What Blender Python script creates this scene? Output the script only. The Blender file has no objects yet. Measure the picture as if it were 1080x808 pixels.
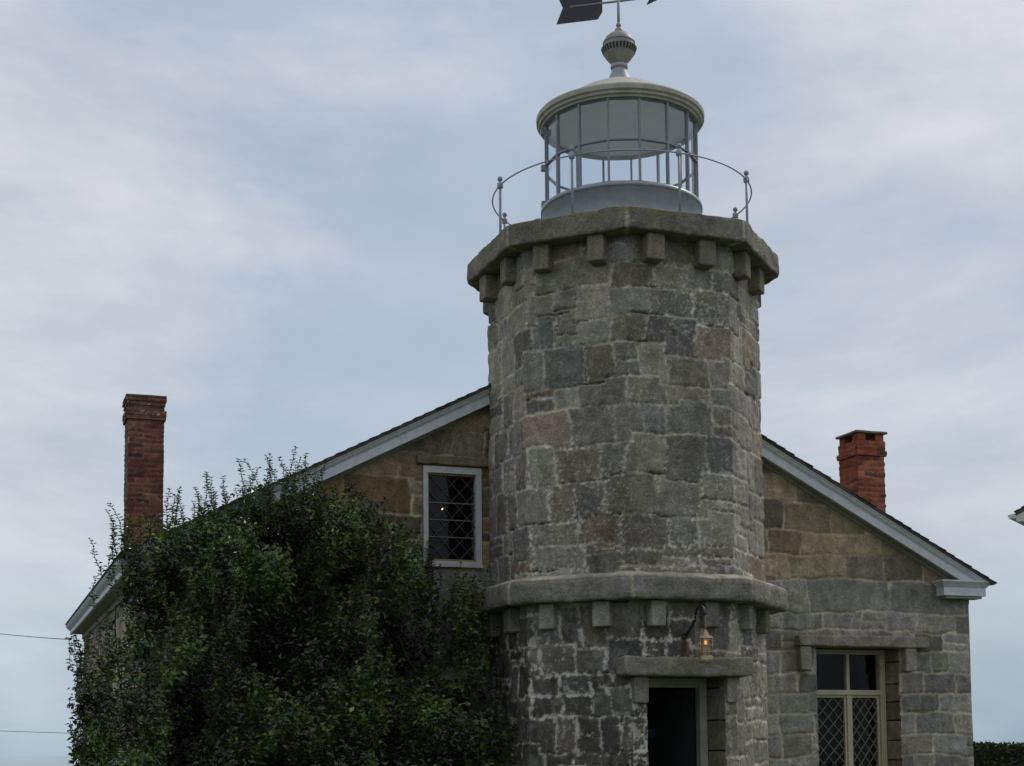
import bpy, bmesh, math, random
import numpy as np
from mathutils import Matrix, Vector, Euler

random.seed(7)
RNG = np.random.default_rng(11)
scn = bpy.context.scene
COL = scn.collection
R = math.radians
PI = math.pi
T8 = math.tan(PI / 8)

# ------------------------------------------------------------------ helpers
def tag(o, label=None, cat=None, group=None, kind=None):
    if label: o['label'] = label
    if cat: o['category'] = cat
    if group: o['group'] = group
    if kind: o['kind'] = kind
    return o

def empty(name, loc, label, cat, group=None):
    o = bpy.data.objects.new(name, None)
    COL.objects.link(o)
    o.location = loc
    o.empty_display_size = .2
    return tag(o, label, cat, group)

def vn2(x, y, seed=0):
    xi = np.floor(x).astype(np.int64); yi = np.floor(y).astype(np.int64)
    fx = x - xi; fy = y - yi
    fx = fx * fx * (3 - 2 * fx); fy = fy * fy * (3 - 2 * fy)
    def h(a, b):
        n = (a * 374761393 + b * 668265263 + seed * 982451653) & 0x7fffffff
        n = ((n ^ (n >> 13)) * 1274126177) & 0x7fffffff
        return ((n ^ (n >> 16)) & 0xffff) / 65535.0
    return (h(xi, yi) * (1 - fx) + h(xi + 1, yi) * fx) * (1 - fy) + (h(xi, yi + 1) * (1 - fx) + h(xi + 1, yi + 1) * fx) * fy

def vn3(x, y, z, seed=0):
    zi = np.floor(z).astype(np.int64); fz = z - zi; fz = fz * fz * (3 - 2 * fz)
    def layer(zz):
        return vn2l(x, y, zz, seed)
    return layer(zi) * (1 - fz) + layer(zi + 1) * fz

def vn2l(x, y, zi, seed):
    xi = np.floor(x).astype(np.int64); yi = np.floor(y).astype(np.int64)
    fx = x - xi; fy = y - yi
    fx = fx * fx * (3 - 2 * fx); fy = fy * fy * (3 - 2 * fy)
    def h(a, b):
        n = (a * 374761393 + b * 668265263 + zi * 2147001325 + seed * 982451653) & 0x7fffffff
        n = ((n ^ (n >> 13)) * 1274126177) & 0x7fffffff
        return ((n ^ (n >> 16)) & 0xffff) / 65535.0
    return (h(xi, yi) * (1 - fx) + h(xi + 1, yi) * fx) * (1 - fy) + (h(xi, yi + 1) * (1 - fx) + h(xi + 1, yi + 1) * fx) * fy

def fbm2(x, y, seed=0, oct=4):
    a = .5; s = 0; t = 0
    for k in range(oct):
        s = s + a * vn2(x * 2 ** k, y * 2 ** k, seed + k * 17); t += a; a *= .5
    return s / t

def fbm3(x, y, z, seed=0, oct=3):
    a = .5; s = 0; t = 0
    for k in range(oct):
        s = s + a * vn3(x * 2 ** k, y * 2 ** k, z * 2 ** k, seed + k * 17); t += a; a *= .5
    return s / t

def sstep(a, b, x):
    t = np.clip((x - a) / (b - a), 0, 1)
    return t * t * (3 - 2 * t)

class MB:
    """collects pieces of ONE mesh, with an albedo per vertex where given"""
    def __init__(self):
        self.v = []; self.f = []; self.c = []; self.n = 0
    def add(self, v, f, c=None):
        v = np.asarray(v, float).reshape(-1, 3)
        self.v.append(v)
        if isinstance(f, np.ndarray):
            self.f.extend((f + self.n).tolist())
        else:
            self.f.extend([[i + self.n for i in q] for q in f])
        if c is None: c = (.3, .3, .3)
        c = np.asarray(c, float)
        if c.ndim == 1: c = np.tile(c, (len(v), 1))
        self.c.append(c)
        self.n += len(v)
        return self
    def build(self, name, mat, parent=None, smooth=False, root=None, label=None, kind=None, fixn=False):
        V = np.vstack(self.v); Cc = np.vstack(self.c)
        root = root or parent
        if root is not None:
            r = root
            while r.parent is not None: r = r.parent
            V = V - np.array(r.location)
        me = bpy.data.meshes.new(name)
        me.from_pydata(V.tolist(), [], self.f)
        at = me.color_attributes.new('Col', 'FLOAT_COLOR', 'POINT')
        buf = np.ones((len(V), 4), np.float32); buf[:, :3] = Cc
        at.data.foreach_set('color', buf.ravel())
        if fixn:
            bm = bmesh.new(); bm.from_mesh(me)
            bmesh.ops.recalc_face_normals(bm, faces=bm.faces)
            bm.to_mesh(me); bm.free()
        if smooth:
            me.polygons.foreach_set('use_smooth', np.ones(len(me.polygons), bool))
        me.materials.append(mat)
        me.update()
        o = bpy.data.objects.new(name, me)
        COL.objects.link(o)
        if parent is not None: o.parent = parent
        if label: o['label'] = label
        if kind: o['kind'] = kind
        return o
    # shapes
    def box(self, lo, hi, c=None):
        x0, y0, z0 = lo; x1, y1, z1 = hi
        v = [(x0,y0,z0),(x1,y0,z0),(x1,y1,z0),(x0,y1,z0),(x0,y0,z1),(x1,y0,z1),(x1,y1,z1),(x0,y1,z1)]
        f = [(0,3,2,1),(4,5,6,7),(0,1,5,4),(1,2,6,5),(2,3,7,6),(3,0,4,7)]
        return self.add(v, f, c)
    def prism(self, poly, vec, c=None):
        poly = [Vector(p) for p in poly]; vec = Vector(vec); n = len(poly)
        v = poly + [p + vec for p in poly]
        nrm = Vector((0, 0, 0))
        for i in range(n): nrm += (poly[i] - poly[0]).cross(poly[(i + 1) % n] - poly[0])
        flip = nrm.dot(vec) > 0
        f = [list(range(n)), list(range(2 * n - 1, n - 1, -1))]
        f += [(i, i + n, (i + 1) % n + n, (i + 1) % n) for i in range(n)]
        if flip: f = [list(reversed(q)) for q in f]
        return self.add([tuple(p) for p in v], f, c)
    def tube(self, pts, r, n=8, closed=False, c=None, r1=None):
        pts = [Vector(p) for p in pts]; m = len(pts); vs = []
        up = Vector((0, 0, 1))
        for i, p in enumerate(pts):
            if closed: t = pts[(i + 1) % m] - pts[i - 1]
            else: t = pts[min(i + 1, m - 1)] - pts[max(i - 1, 0)]
            t.normalize()
            a = t.cross(up)
            if a.length < 1e-3: a = t.cross(Vector((1, 0, 0)))
            a.normalize(); b = a.cross(t)
            rr = r if r1 is None else r + (r1 - r) * i / (m - 1)
            for k in range(n):
                an = 2 * PI * k / n
                vs.append(p + a * math.cos(an) * rr + b * math.sin(an) * rr)
        f = []
        for i in range(m if closed else m - 1):
            j = (i + 1) % m
            for k in range(n):
                k2 = (k + 1) % n
                f.append((i*n+k, j*n+k, j*n+k2, i*n+k2))
        if not closed:
            f.append(list(range(n))); f.append(list(range((m-1)*n + n - 1, (m-1)*n - 1, -1)))
        return self.add([tuple(p) for p in vs], f, c)
    def lathe(self, cx, cy, prof, n=48, c=None, ph=0.0):
        vs = []; f = []
        for r, z in prof:
            for k in range(n):
                an = 2 * PI * k / n + ph
                vs.append((cx + r * math.cos(an), cy + r * math.sin(an), z))
        for i in range(len(prof) - 1):
            for k in range(n):
                k2 = (k + 1) % n
                f.append((i*n+k, i*n+k2, (i+1)*n+k2, (i+1)*n+k))
        return self.add(vs, f, c)
    def sphere(self, c0, r, n=12, c=None):
        prof = [(max(1e-4, r * math.sin(PI * i / n)), c0[2] - r * math.cos(PI * i / n)) for i in range(n + 1)]
        return self.lathe(c0[0], c0[1], prof, n * 2, c)
    def rough(self, lo, hi, col, seed=0, amp=.012, seg=.04, rnd=.02, rot=None, freq=6.0, var=.25):
        """a hewn stone block: box with worn edges and an uneven face"""
        lo = np.array(lo, float); hi = np.array(hi, float); d = hi - lo
        rnd = min(rnd, d.min() * .3)
        for ax in range(3):
            for s in (0, 1):
                a, b = [(1, 2), (2, 0), (0, 1)][ax]
                def ticks(k):
                    n = max(2, int(round(d[k] / seg)))
                    t = np.linspace(0, d[k], n + 1)
                    return np.unique(np.concatenate([t, [rnd * .4, rnd, d[k] - rnd, d[k] - rnd * .4]]))
                A, B = np.meshgrid(ticks(a), ticks(b), indexing='ij')
                P = np.zeros(A.shape + (3,))
                P[..., a] = A + lo[a]; P[..., b] = B + lo[b]; P[..., ax] = hi[ax] if s else lo[ax]
                Q = np.clip(P, lo + rnd, hi - rnd)
                D = P - Q; L = np.linalg.norm(D, axis=-1, keepdims=True)
                P = Q + D / np.maximum(L, 1e-9) * rnd
                P = P.reshape(-1, 3)
                x, y, z = P.T
                N = np.stack([fbm3(x*freq, y*freq, z*freq, seed + 5 * k) - .5 for k in range(3)], 1)
                cc = 1 + var * 2 * (fbm3(x*9, y*9, z*9, seed + 31, 3) - .5)
                P = P + N * amp * 2
                Cc = np.array(col)[None, :] * cc[:, None]
                ni, nj = A.shape
                i, j = np.meshgrid(np.arange(ni - 1), np.arange(nj - 1), indexing='ij')
                q = np.stack([i*nj+j, (i+1)*nj+j, (i+1)*nj+j+1, i*nj+j+1], -1).reshape(-1, 4)
                if not s: q = q[:, ::-1]
                if rot is not None: P = P @ np.array(rot).T
                self.add(P, q, Cc)
        return self

# ------------------------------------------------------------------ materials
def new_mat(name):
    m = bpy.data.materials.new(name); m.use_nodes = True
    nt = m.node_tree; b = nt.nodes['Principled BSDF']
    return m, nt, b

def noise(nt, scale, detail=4, rough=.55, coord='Object', vec=None):
    n = nt.nodes.new('ShaderNodeTexNoise'); n.inputs['Scale'].default_value = scale
    n.inputs['Detail'].default_value = detail; n.inputs['Roughness'].default_value = rough
    if vec is None:
        tc = nt.nodes.new('ShaderNodeTexCoord'); vec = tc.outputs[coord]
    nt.links.new(vec, n.inputs['Vector'])
    return n

def ramp(nt, fac, stops):
    r = nt.nodes.new('ShaderNodeValToRGB')
    el = r.color_ramp.elements
    while len(el) < len(stops): el.new(.5)
    for e, (p, c) in zip(el, stops):
        e.position = p; e.color = (*c, 1) if len(c) == 3 else c
    nt.links.new(fac, r.inputs['Fac'])
    return r

def mixrgb(nt, a, b, fac=1.0, mode='MULTIPLY'):
    m = nt.nodes.new('ShaderNodeMix'); m.data_type = 'RGBA'; m.blend_type = mode
    for sock, v in ((m.inputs[6], a), (m.inputs[7], b)):
        if isinstance(v, tuple): sock.default_value = (*v, 1)
        else: nt.links.new(v, sock)
    if isinstance(fac, (int, float)): m.inputs[0].default_value = fac
    else: nt.links.new(fac, m.inputs[0])
    return m.outputs[2]

def bump(nt, b, h, strength, dist=.01):
    n = nt.nodes.new('ShaderNodeBump'); n.inputs['Strength'].default_value = strength
    n.inputs['Distance'].default_value = dist
    nt.links.new(h, n.inputs['Height']); nt.links.new(n.outputs[0], b.inputs['Normal'])

def mat_stone(name='granite_masonry', gain=1.0):
    m, nt, b = new_mat(name)
    at = nt.nodes.new('ShaderNodeAttribute'); at.attribute_name = 'Col'
    n1 = noise(nt, 55, 6, .7); n2 = noise(nt, 9, 5, .6); n3 = noise(nt, 1.1, 4, .6)
    r1 = ramp(nt, n1.outputs['Fac'], [(.3, (.55, .55, .56)), (.5, (1, 1, 1)), (.72, (1.5, 1.48, 1.44))])
    r2 = ramp(nt, n2.outputs['Fac'], [(.3, (.72, .72, .7)), (.7, (1.25, 1.23, 1.2))])
    r3 = ramp(nt, n3.outputs['Fac'], [(.3, (.8, .8, .78)), (.7, (1.15, 1.15, 1.17))])
    c = mixrgb(nt, at.outputs['Color'], r1.outputs[0]); c = mixrgb(nt, c, r2.outputs[0]); c = mixrgb(nt, c, r3.outputs[0])
    if gain != 1: c = mixrgb(nt, c, gain)
    nt.links.new(c, b.inputs['Base Color'])
    b.inputs['Roughness'].default_value = .88
    b.inputs['Specular IOR Level'].default_value = .25
    mh = nt.nodes.new('ShaderNodeMath'); mh.operation = 'MULTIPLY_ADD'; mh.inputs[1].default_value = .45
    n4 = noise(nt, 17, 6, .65)
    nt.links.new(n1.outputs['Fac'], mh.inputs[0]); nt.links.new(n4.outputs['Fac'], mh.inputs[2])
    bump(nt, b, mh.outputs[0], .9, .03)
    return m

def mat_simple(name, col, rough=.5, metal=0, var=.18, scale=6, bmp=.1, stain=None, spec=.5):
    m, nt, b = new_mat(name)
    n = noise(nt, scale, 6, .65)
    k0 = tuple(max(0, v * (1 - var)) for v in col); k1 = tuple(v * (1 + var) for v in col)
    r = ramp(nt, n.outputs['Fac'], [(.3, k0), (.7, k1)])
    c = r.outputs[0]
    if stain:
        n2 = noise(nt, scale * .45, 8, .7)
        mk = ramp(nt, n2.outputs['Fac'], [(stain[1], (0, 0, 0)), (stain[1] + .14, (1, 1, 1))])
        c = mixrgb(nt, c, stain[0], mk.outputs[0], 'MIX')
    nt.links.new(c, b.inputs['Base Color'])
    b.inputs['Roughness'].default_value = rough; b.inputs['Metallic'].default_value = metal
    b.inputs['Specular IOR Level'].default_value = spec
    if bmp: bump(nt, b, n.outputs['Fac'], bmp, .01)
    return m

def mat_glass(name, tint=(1, 1, 1), refl=.06, rough=.02):
    m = bpy.data.materials.new(name); m.use_nodes = True
    nt = m.node_tree; nt.nodes.clear()
    o = nt.nodes.new('ShaderNodeOutputMaterial')
    t = nt.nodes.new('ShaderNodeBsdfTransparent'); t.inputs[0].default_value = (*tint, 1)
    g = nt.nodes.new('ShaderNodeBsdfGlossy'); g.inputs['Roughness'].default_value = rough
    tc = nt.nodes.new('ShaderNodeTexCoord')
    nz = noise(nt, 5, 3, .5, vec=tc.outputs['Object'])
    bp = nt.nodes.new('ShaderNodeBump'); bp.inputs['Strength'].default_value = .05
    nt.links.new(nz.outputs['Fac'], bp.inputs['Height']); nt.links.new(bp.outputs[0], g.inputs['Normal'])
    fr = nt.nodes.new('ShaderNodeLayerWeight'); fr.inputs['Blend'].default_value = .5
    mx = nt.nodes.new('ShaderNodeMixShader')
    pw = nt.nodes.new('ShaderNodeMath'); pw.operation = 'POWER'; pw.inputs[1].default_value = 4.5
    mth = nt.nodes.new('ShaderNodeMath'); mth.operation = 'MULTIPLY_ADD'; mth.inputs[1].default_value = .7; mth.inputs[2].default_value = refl
    mth.use_clamp = True
    nt.links.new(fr.outputs['Facing'], pw.inputs[0]); nt.links.new(pw.outputs[0], mth.inputs[0])
    nt.links.new(mth.outputs[0], mx.inputs[0]); nt.links.new(t.outputs[0], mx.inputs[1]); nt.links.new(g.outputs[0], mx.inputs[2])
    nt.links.new(mx.outputs[0], o.inputs[0])
    return m

def mat_leaf(name, gloss=.32):
    m, nt, b = new_mat(name)
    at = nt.nodes.new('ShaderNodeAttribute'); at.attribute_name = 'Col'
    n = noise(nt, 14, 3, .5)
    r = ramp(nt, n.outputs['Fac'], [(.3, (.75, .8, .8)), (.7, (1.25, 1.2, 1.1))])
    c = mixrgb(nt, at.outputs['Color'], r.outputs[0])
    nt.links.new(c, b.inputs['Base Color'])
    b.inputs['Roughness'].default_value = gloss
    b.inputs['Specular IOR Level'].default_value = .6 if gloss < .4 else .4
    tr = nt.nodes.new('ShaderNodeBsdfTranslucent')
    nt.links.new(c, tr.inputs[0])
    mx = nt.nodes.new('ShaderNodeMixShader'); mx.inputs[0].default_value = .18
    out = nt.nodes['Material Output']
    nt.links.new(b.outputs[0], mx.inputs[1]); nt.links.new(tr.outputs[0], mx.inputs[2]); nt.links.new(mx.outputs[0], out.inputs[0])
    return m

def mat_emit(name, col, s):
    m, nt, b = new_mat(name)
    b.inputs['Emission Color'].default_value = (*col, 1); b.inputs['Emission Strength'].default_value = s
    b.inputs['Base Color'].default_value = (*col, 1)
    return m

M = {}
M['stone'] = mat_stone(gain=(1.52, 1.45, 1.30))
M['brick'] = mat_stone('red_brick', gain=(1.5, 1.25, 1.1))
M['trim'] = mat_simple('weathered_grey_white_paint', (.60, .62, .65), .55, var=.16, scale=14, stain=((.33, .34, .32), .64))
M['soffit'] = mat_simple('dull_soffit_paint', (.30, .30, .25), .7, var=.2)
M['iron'] = mat_simple('grey_painted_iron', (.30, .33, .36), .42, var=.15, scale=8, stain=((.15, .16, .13), .66))
M['bars'] = mat_simple('grey_glazing_bar_paint', (.23, .25, .27), .45, var=.2)
M['ceiling'] = mat_simple('pale_ceiling_paint', (.80, .82, .78), .6, var=.06, scale=3)
M['dome'] = mat_simple('lichen_streaked_dome_paint', (.43, .415, .34), .6, var=.22, scale=7, stain=((.46, .48, .48), .55))
M['rail'] = mat_simple('rail_iron', (.31, .33, .37), .5, var=.2)
M['vane'] = mat_simple('dark_vane_iron', (.035, .033, .045), .55, var=.3)
M['shingle'] = mat_simple('mossy_dark_shingle', (.075, .07, .055), .9, var=.45, scale=14, bmp=.5, stain=((.09, .11, .04), .58))
M['frame_grey'] = mat_simple('grey_window_paint', (.52, .515, .50), .55, var=.12, scale=9, stain=((.20, .17, .12), .66))
M['frame_tan'] = mat_simple('cream_window_paint', (.49, .43, .30), .6, var=.15, scale=9, stain=((.22, .14, .07), .64))
M['lead'] = mat_simple('window_lead', (.055, .055, .06), .6, var=.2)
M['glass'] = mat_glass('old_window_glass', (.9, .93, .92), .022)
M['glass_clear'] = mat_glass('lantern_glass', (.93, .97, 1.0), .09)
M['black'] = mat_simple('blackened_iron', (.03, .03, .032), .5, metal=.3, var=.3)
M['zinc'] = mat_simple('dull_zinc', (.43, .35, .21), .42, metal=.5, var=.3, scale=30, stain=((.18, .09, .04), .6))
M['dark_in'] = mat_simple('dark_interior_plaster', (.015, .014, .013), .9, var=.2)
M['door'] = mat_simple('dark_door_paint', (.008, .008, .009), .5, var=.3)
M['leaf'] = mat_leaf('shrub_leaf', .23)
M['bark'] = mat_simple('shrub_bark', (.06, .05, .035), .9, var=.35, scale=20, bmp=.4)
M['hedge'] = mat_leaf('hedge_leaf', .5)
M['wire'] = mat_simple('cable_rubber', (.02, .02, .022), .6, var=.2)
M['clap'] = mat_simple('white_clapboard_paint', (.62, .62, .58), .6, var=.08)
M['flame'] = mat_emit('lamp_bulb_glow', (1.0, .58, .12), 1.0)
M['bulb'] = mat_emit('warm_bulb_glow', (1.0, .50, .22), 2.2)
M['notice'] = mat_simple('blue_notice_paper', (.03, .05, .11), .6, var=.3, scale=40)

# ------------------------------------------------------------------ masonry surfaces
PAL_GREY = [((.205, .20, .185), 5), ((.175, .172, .165), 3), ((.14, .138, .132), 2.0), ((.21, .20, .18), 2.4),
            ((.175, .165, .145), 1.4), ((.165, .168, .172), 1.4), ((.195, .165, .14), .4), ((.18, .138, .118), .05)]
PAL_RIGHT = [((.21, .21, .205), 4), ((.18, .182, .182), 3), ((.235, .228, .21), 2.5), ((.15, .15, .15), 1)]
PAL_TAN = [((.30, .245, .175), 4), ((.255, .215, .16), 3), ((.21, .185, .145), 2.2), ((.115, .105, .09), .9), ((.27, .19, .115), 1.6)]
PAL_ORANGE = [((.265, .19, .12), 2.2), ((.225, .182, .13), 2.2), ((.12, .107, .09), 2), ((.20, .135, .09), .8), ((.15, .14, .115), 1.6)]
def pick(pal, rng):
    w = np.array([p[1] for p in pal]); i = rng.choice(len(pal), p=w / w.sum())
    c = np.array(pal[i][0]) * rng.uniform(.68, 1.28)
    return c * rng.uniform(.97, 1.03, 3)

def rubble_ids(U, V, zs, wr, step, rng, split=.12):
    """broken courses: every joint line steps up and down and every upright joint leans"""
    H = len(zs) - 1; W = U.max() + .01
    wu = (fbm2(U * 1.3, V * 1.3, 3, 3) - .5) * .10
    wv = (fbm2(U * 1.1 + 9, V * 1.1, 5, 3) - .5) * .10
    ju = (fbm2(U * 9, V * 9, 7, 3) - .5) * .035
    jv = (fbm2(U * 9 + 40, V * 9, 8, 3) - .5) * .035
    u = U + wu * .5 + ju; v = V + wv + jv
    ci = np.zeros(U.shape, int)
    for k in range(1, H):
        e = np.cumsum(rng.uniform(.35, 1.1, int(W / .35) + 6)) - .6
        off = rng.uniform(-step, step, len(e) + 1)
        b = zs[k] + off[np.searchsorted(e, u)]
        ci += (v > b)
    ids = np.zeros(U.shape, np.int64); info = []
    for k in range(H):
        h = zs[k + 1] - zs[k]
        lo, hi = wr(zs[k])
        e = np.cumsum(rng.uniform(lo, hi, int(W / lo) + 6)) - rng.uniform(.05, lo)
        tl = rng.uniform(-.22, .22, len(e) + 1)
        base = np.searchsorted(e, u)
        uu = u + (v - zs[k] - h / 2) * tl[base]
        s = np.searchsorted(e, uu)
        m = ci == k
        spl = rng.uniform(0, 1, len(e) + 2) < split
        half = (v > zs[k] + h * rng.uniform(.4, .6)) & spl[s]
        idk = len(info) + s * 2 + half
        ids[m] = idk[m]
        for q in range(len(e) + 1):
            uc = e[min(q, len(e) - 1)] - .2
            info += [(uc, zs[k] + h / 2)] * 2
    return ids, info

def edge_dist(ids, rad=4):
    d = np.full(ids.shape, 9.0)
    for i in range(-rad, rad + 1):
        for j in range(-rad, rad + 1):
            L = math.hypot(i, j)
            if L == 0 or L > rad + .2: continue
            diff = np.roll(np.roll(ids, i, 0), j, 1) != ids
            d = np.where(diff & (L < d), L, d)
    return d

def blur(a):
    for ax in (0, 1):
        a = (np.roll(a, 1, ax) + 2 * a + np.roll(a, -1, ax)) / 4
    return a

def masonry(mb, corners, z0, z1, cell, closed, ids_fn, col_fn, holes=(), keep=None, mort=(.36, .335, .285), mw=1.75,
            pillow=.012, relief=.016, offs=.009, lime=None, seed=1, stain=None, voids=.3):
    """one sheet of real stonework following a run of wall corners; the joints are recessed"""
    corners = [np.array(c, float) for c in corners]
    n = len(corners); segs = n if closed else n - 1
    us = []; P = []; N = []; acc = 0; cidx = []
    nr = []
    for k in range(segs):
        a, b = corners[k], corners[(k + 1) % n]; t = (b - a) / np.linalg.norm(b - a)
        nr.append(np.array([t[1], -t[0]]))
    for k in range(segs):
        a, b = corners[k], corners[(k + 1) % n]; L = np.linalg.norm(b - a)
        m = max(2, int(round(L / cell))); t = np.linspace(0, 1, m + 1)
        if holes and segs >= 1:
            for (hs, x0, x1, _, _) in holes:
                if hs == k:
                    for x in (x0, x1):
                        t[np.argmin(abs(t - x / L))] = x / L
        last = (k == segs - 1) and not closed
        tt = t if last else t[:-1]
        for i, q in enumerate(tt):
            us.append(acc + q * L); P.append(a + (b - a) * q)
            nn = nr[k]
            if i == 0 and (k > 0 or closed): nn = nr[k] + nr[k - 1]; nn = nn / (nn @ nr[k])
            N.append(nn); cidx.append(k)
        acc += L
    us = np.array(us); P = np.array(P); N = np.array(N); cidx = np.array(cidx)
    m = int(round((z1 - z0) / cell)); vs = np.linspace(z0, z1, m + 1)
    for h in holes:
        for z in h[3:5]:
            if z0 < z < z1: vs[np.argmin(abs(vs - z))] = z
    U, Vv = np.meshgrid(us, vs, indexing='ij')
    rng = np.random.default_rng(seed)
    ids, info = ids_fn(U, Vv, rng)
    d = edge_dist(ids)
    mx = ids.max() + 1
    ccol = np.array([col_fn(info[i][0], info[i][1], rng) for i in range(mx)])
    off = rng.uniform(-1, 1, mx) * offs
    gx = rng.uniform(-1, 1, mx) * .02; gz = rng.uniform(-1, 1, mx) * .02
    fine = fbm2(U * 22, Vv * 22, seed + 50, 3)
    big = fbm2(U * 7, Vv * 9, seed + 60, 4)
    jit = fbm2(U * 5, Vv * 5, seed + 70, 3) * 1.6
    mfac = blur(np.clip((mw - .8 + jit - d), 0, 1))
    hgt = sstep(1, 2.8, d) * pillow + off[ids] + (big - .5) * relief * 2 + (fine - .5) * relief * .5
    hgt = blur(hgt) * (1 - mfac) + mfac * (-.011 + (fine - .5) * .008)
    # here and there the pointing has fallen out and left a deep slot, mostly under a stone
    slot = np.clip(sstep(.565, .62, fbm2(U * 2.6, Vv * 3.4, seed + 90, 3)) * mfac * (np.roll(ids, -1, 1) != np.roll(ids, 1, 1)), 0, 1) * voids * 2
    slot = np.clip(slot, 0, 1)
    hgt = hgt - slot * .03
    inner = ccol[ids]
    tone = .70 + .60 * fbm2(U * 7, Vv * 7, seed + 80, 5)
    streak = .85 + .3 * fbm2(U * 14, Vv * 2.2, seed + 82, 3)
    Cc = inner * (tone * streak)[..., None]
    mc = np.array(mort) * (.66 + .75 * fbm2(U * 2.6, Vv * 2.6, seed + 85, 4))[..., None]
    Cc = Cc * (1 - mfac[..., None]) + mc * mfac[..., None]
    Cc = Cc * (1 - .8 * slot[..., None])  # shadow of the deep slots put into the colour as well
    if lime is not None:
        lm = lime(U, Vv, d, seed)[..., None]
        Cc = Cc * (1 - lm) + np.array((.52, .53, .55)) * lm
    if stain is not None:
        Cc = stain(U, Vv, Cc)
    X = P[:, None, 0] + N[:, None, 0] * hgt; Y = P[:, None, 1] + N[:, None, 1] * hgt
    verts = np.stack([X, Y, Vv], -1).reshape(-1, 3)
    nu, nv = U.shape
    I, J = np.meshgrid(np.arange(nu if closed else nu - 1), np.arange(nv - 1), indexing='ij')
    I2 = (I + 1) % nu
    q = np.stack([I*nv+J, I2*nv+J, I2*nv+J+1, I*nv+J+1], -1)
    ok = np.ones(I.shape, bool)
    segstart = np.concatenate([[0], np.cumsum([np.linalg.norm(corners[(k+1) % n] - corners[k]) for k in range(segs)])])
    uc = us[I] + cell * .5; vc = (vs[J] + vs[J + 1]) / 2
    for (hs, x0, x1, a0, a1) in holes:
        ok &= ~((uc > segstart[hs] + x0) & (uc < segstart[hs] + x1) & (vc > a0) & (vc < a1))
    if keep is not None: ok &= keep(uc, vc)
    mb.add(verts, q[ok].reshape(-1, 4), Cc.reshape(-1, 3))
    return mb

def courses(z0, z1, lo, hi, rng):
    z = [z0]
    while z[-1] < z1 - lo: z.append(z[-1] + rng.uniform(lo, hi))
    z[-1] = z1 + .05
    return np.array(z)

def brick_ids(U, V, rng):
    h = .074; w = .215
    c = np.floor(V / h + (fbm2(U * 3, V * 3, 2, 2) - .5) * .25).astype(int); c -= c.min()
    s = np.floor(U / w + .5 * (c % 2) + 2).astype(int)
    ids = c * 40 + s
    return ids, [(0, 0)] * (int(ids.max()) + 2)
def brick_col(dark):
    def f(u, z, rng):
        b = np.array([(.27, .088, .055), (.22, .075, .05), (.30, .125, .08), (.13, .06, .05)][rng.choice(4, p=[.38, .3, .18, .14])])
        if dark < 1: b = b * .62 + b.mean() * .38
        return b * rng.uniform(.7, 1.25) * dark
    return f

# ==================================================================== LIGHTHOUSE TOWER
def octa(ap, k0=0):
    Rr = ap / math.cos(PI / 8)
    # corner order anticlockwise from above, first face looks along -Y
    return [(Rr * math.sin(R(-22.5 + 45 * k)), -Rr * math.cos(R(-22.5 + 45 * k))) for k in range(8)]

AP = 1.548
tower = empty('lighthouse_tower', (0, 0, 0), 'octagonal grey granite lighthouse tower with a glazed lantern and a doorway', 'lighthouse')
trng = np.random.default_rng(5)
tz = courses(-.1, 7.45, .26, .43, trng)
def tower_ids(U, V, rng): return rubble_ids((U + 4 * FW) % (8 * FW), V, tz, lambda z: (.27, .66) if z > 3.2 else (.24, .52), .095, rng, .12)
FW = 2 * AP * T8   # width of one face
def tower_lime(U, V, d, s):
    low = sstep(3.35, 2.9, V)
    patch = sstep(.44, .66, fbm2(U * .9, V * .9, s + 1, 4))
    sp = fbm2(U * 34, V * 34, s + 2, 3); near = sstep(4.2, 1.0, d)
    a = sstep(.52, .62, sp) * near * (.30 + .55 * patch) + sstep(.63, .70, sp) * (.16 + .30 * patch)
    left = np.clip(((U < FW * .60) | (U > 5 * FW)).astype(float), .05, 1)   # flaked limewash low down, left of the door
    b = sstep(.46, .60, fbm2(U * 17, V * 13, s + 3, 5)) * low * (.36 + .64 * near) * left * (.5 + .5 * sstep(.4, .55, fbm2(U * 2, V * 2, s + 4, 3)))
    return np.clip(a * .75 + b * .62, 0, .75)
def rust(U, V, Cc):
    # rust run under the lamp bracket (front face starts at U = 0, x = U - FW/2)
    x = U - FW / 2
    m = np.exp(-((x - .0 - (fbm2(V * 6, V * 0, 4, 2) - .5) * .05) / .035) ** 2) * sstep(2.62, 2.66, V) * sstep(2.86, 2.82, V)
    m = np.clip(m * (.5 + fbm2(U * 20, V * 12, 9, 3)), 0, .8)[..., None]
    Cc = Cc * (1 - m) + np.array((.13, .06, .025)) * m
    # darker stones on the lower left faces
    dk = sstep(3.35, 2.9, V) * ((U < FW * .60) | (U > 5 * FW)) * (.55 + .45 * sstep(.35, .55, fbm2(U * 1.7, V * 1.7, 77, 4)))
    stone_mul = 1 - .58 * dk[..., None] * (Cc.mean(-1, keepdims=True) < .30)
    return Cc * stone_mul
DX0, DX1, DZ = -.473, .495, 2.43
mb = MB()
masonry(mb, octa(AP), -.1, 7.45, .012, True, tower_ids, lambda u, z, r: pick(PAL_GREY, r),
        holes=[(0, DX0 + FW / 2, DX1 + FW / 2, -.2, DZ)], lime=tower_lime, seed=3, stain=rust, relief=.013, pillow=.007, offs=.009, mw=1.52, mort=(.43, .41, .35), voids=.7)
mb.build('shaft', M['stone'], tower, smooth=True)
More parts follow.
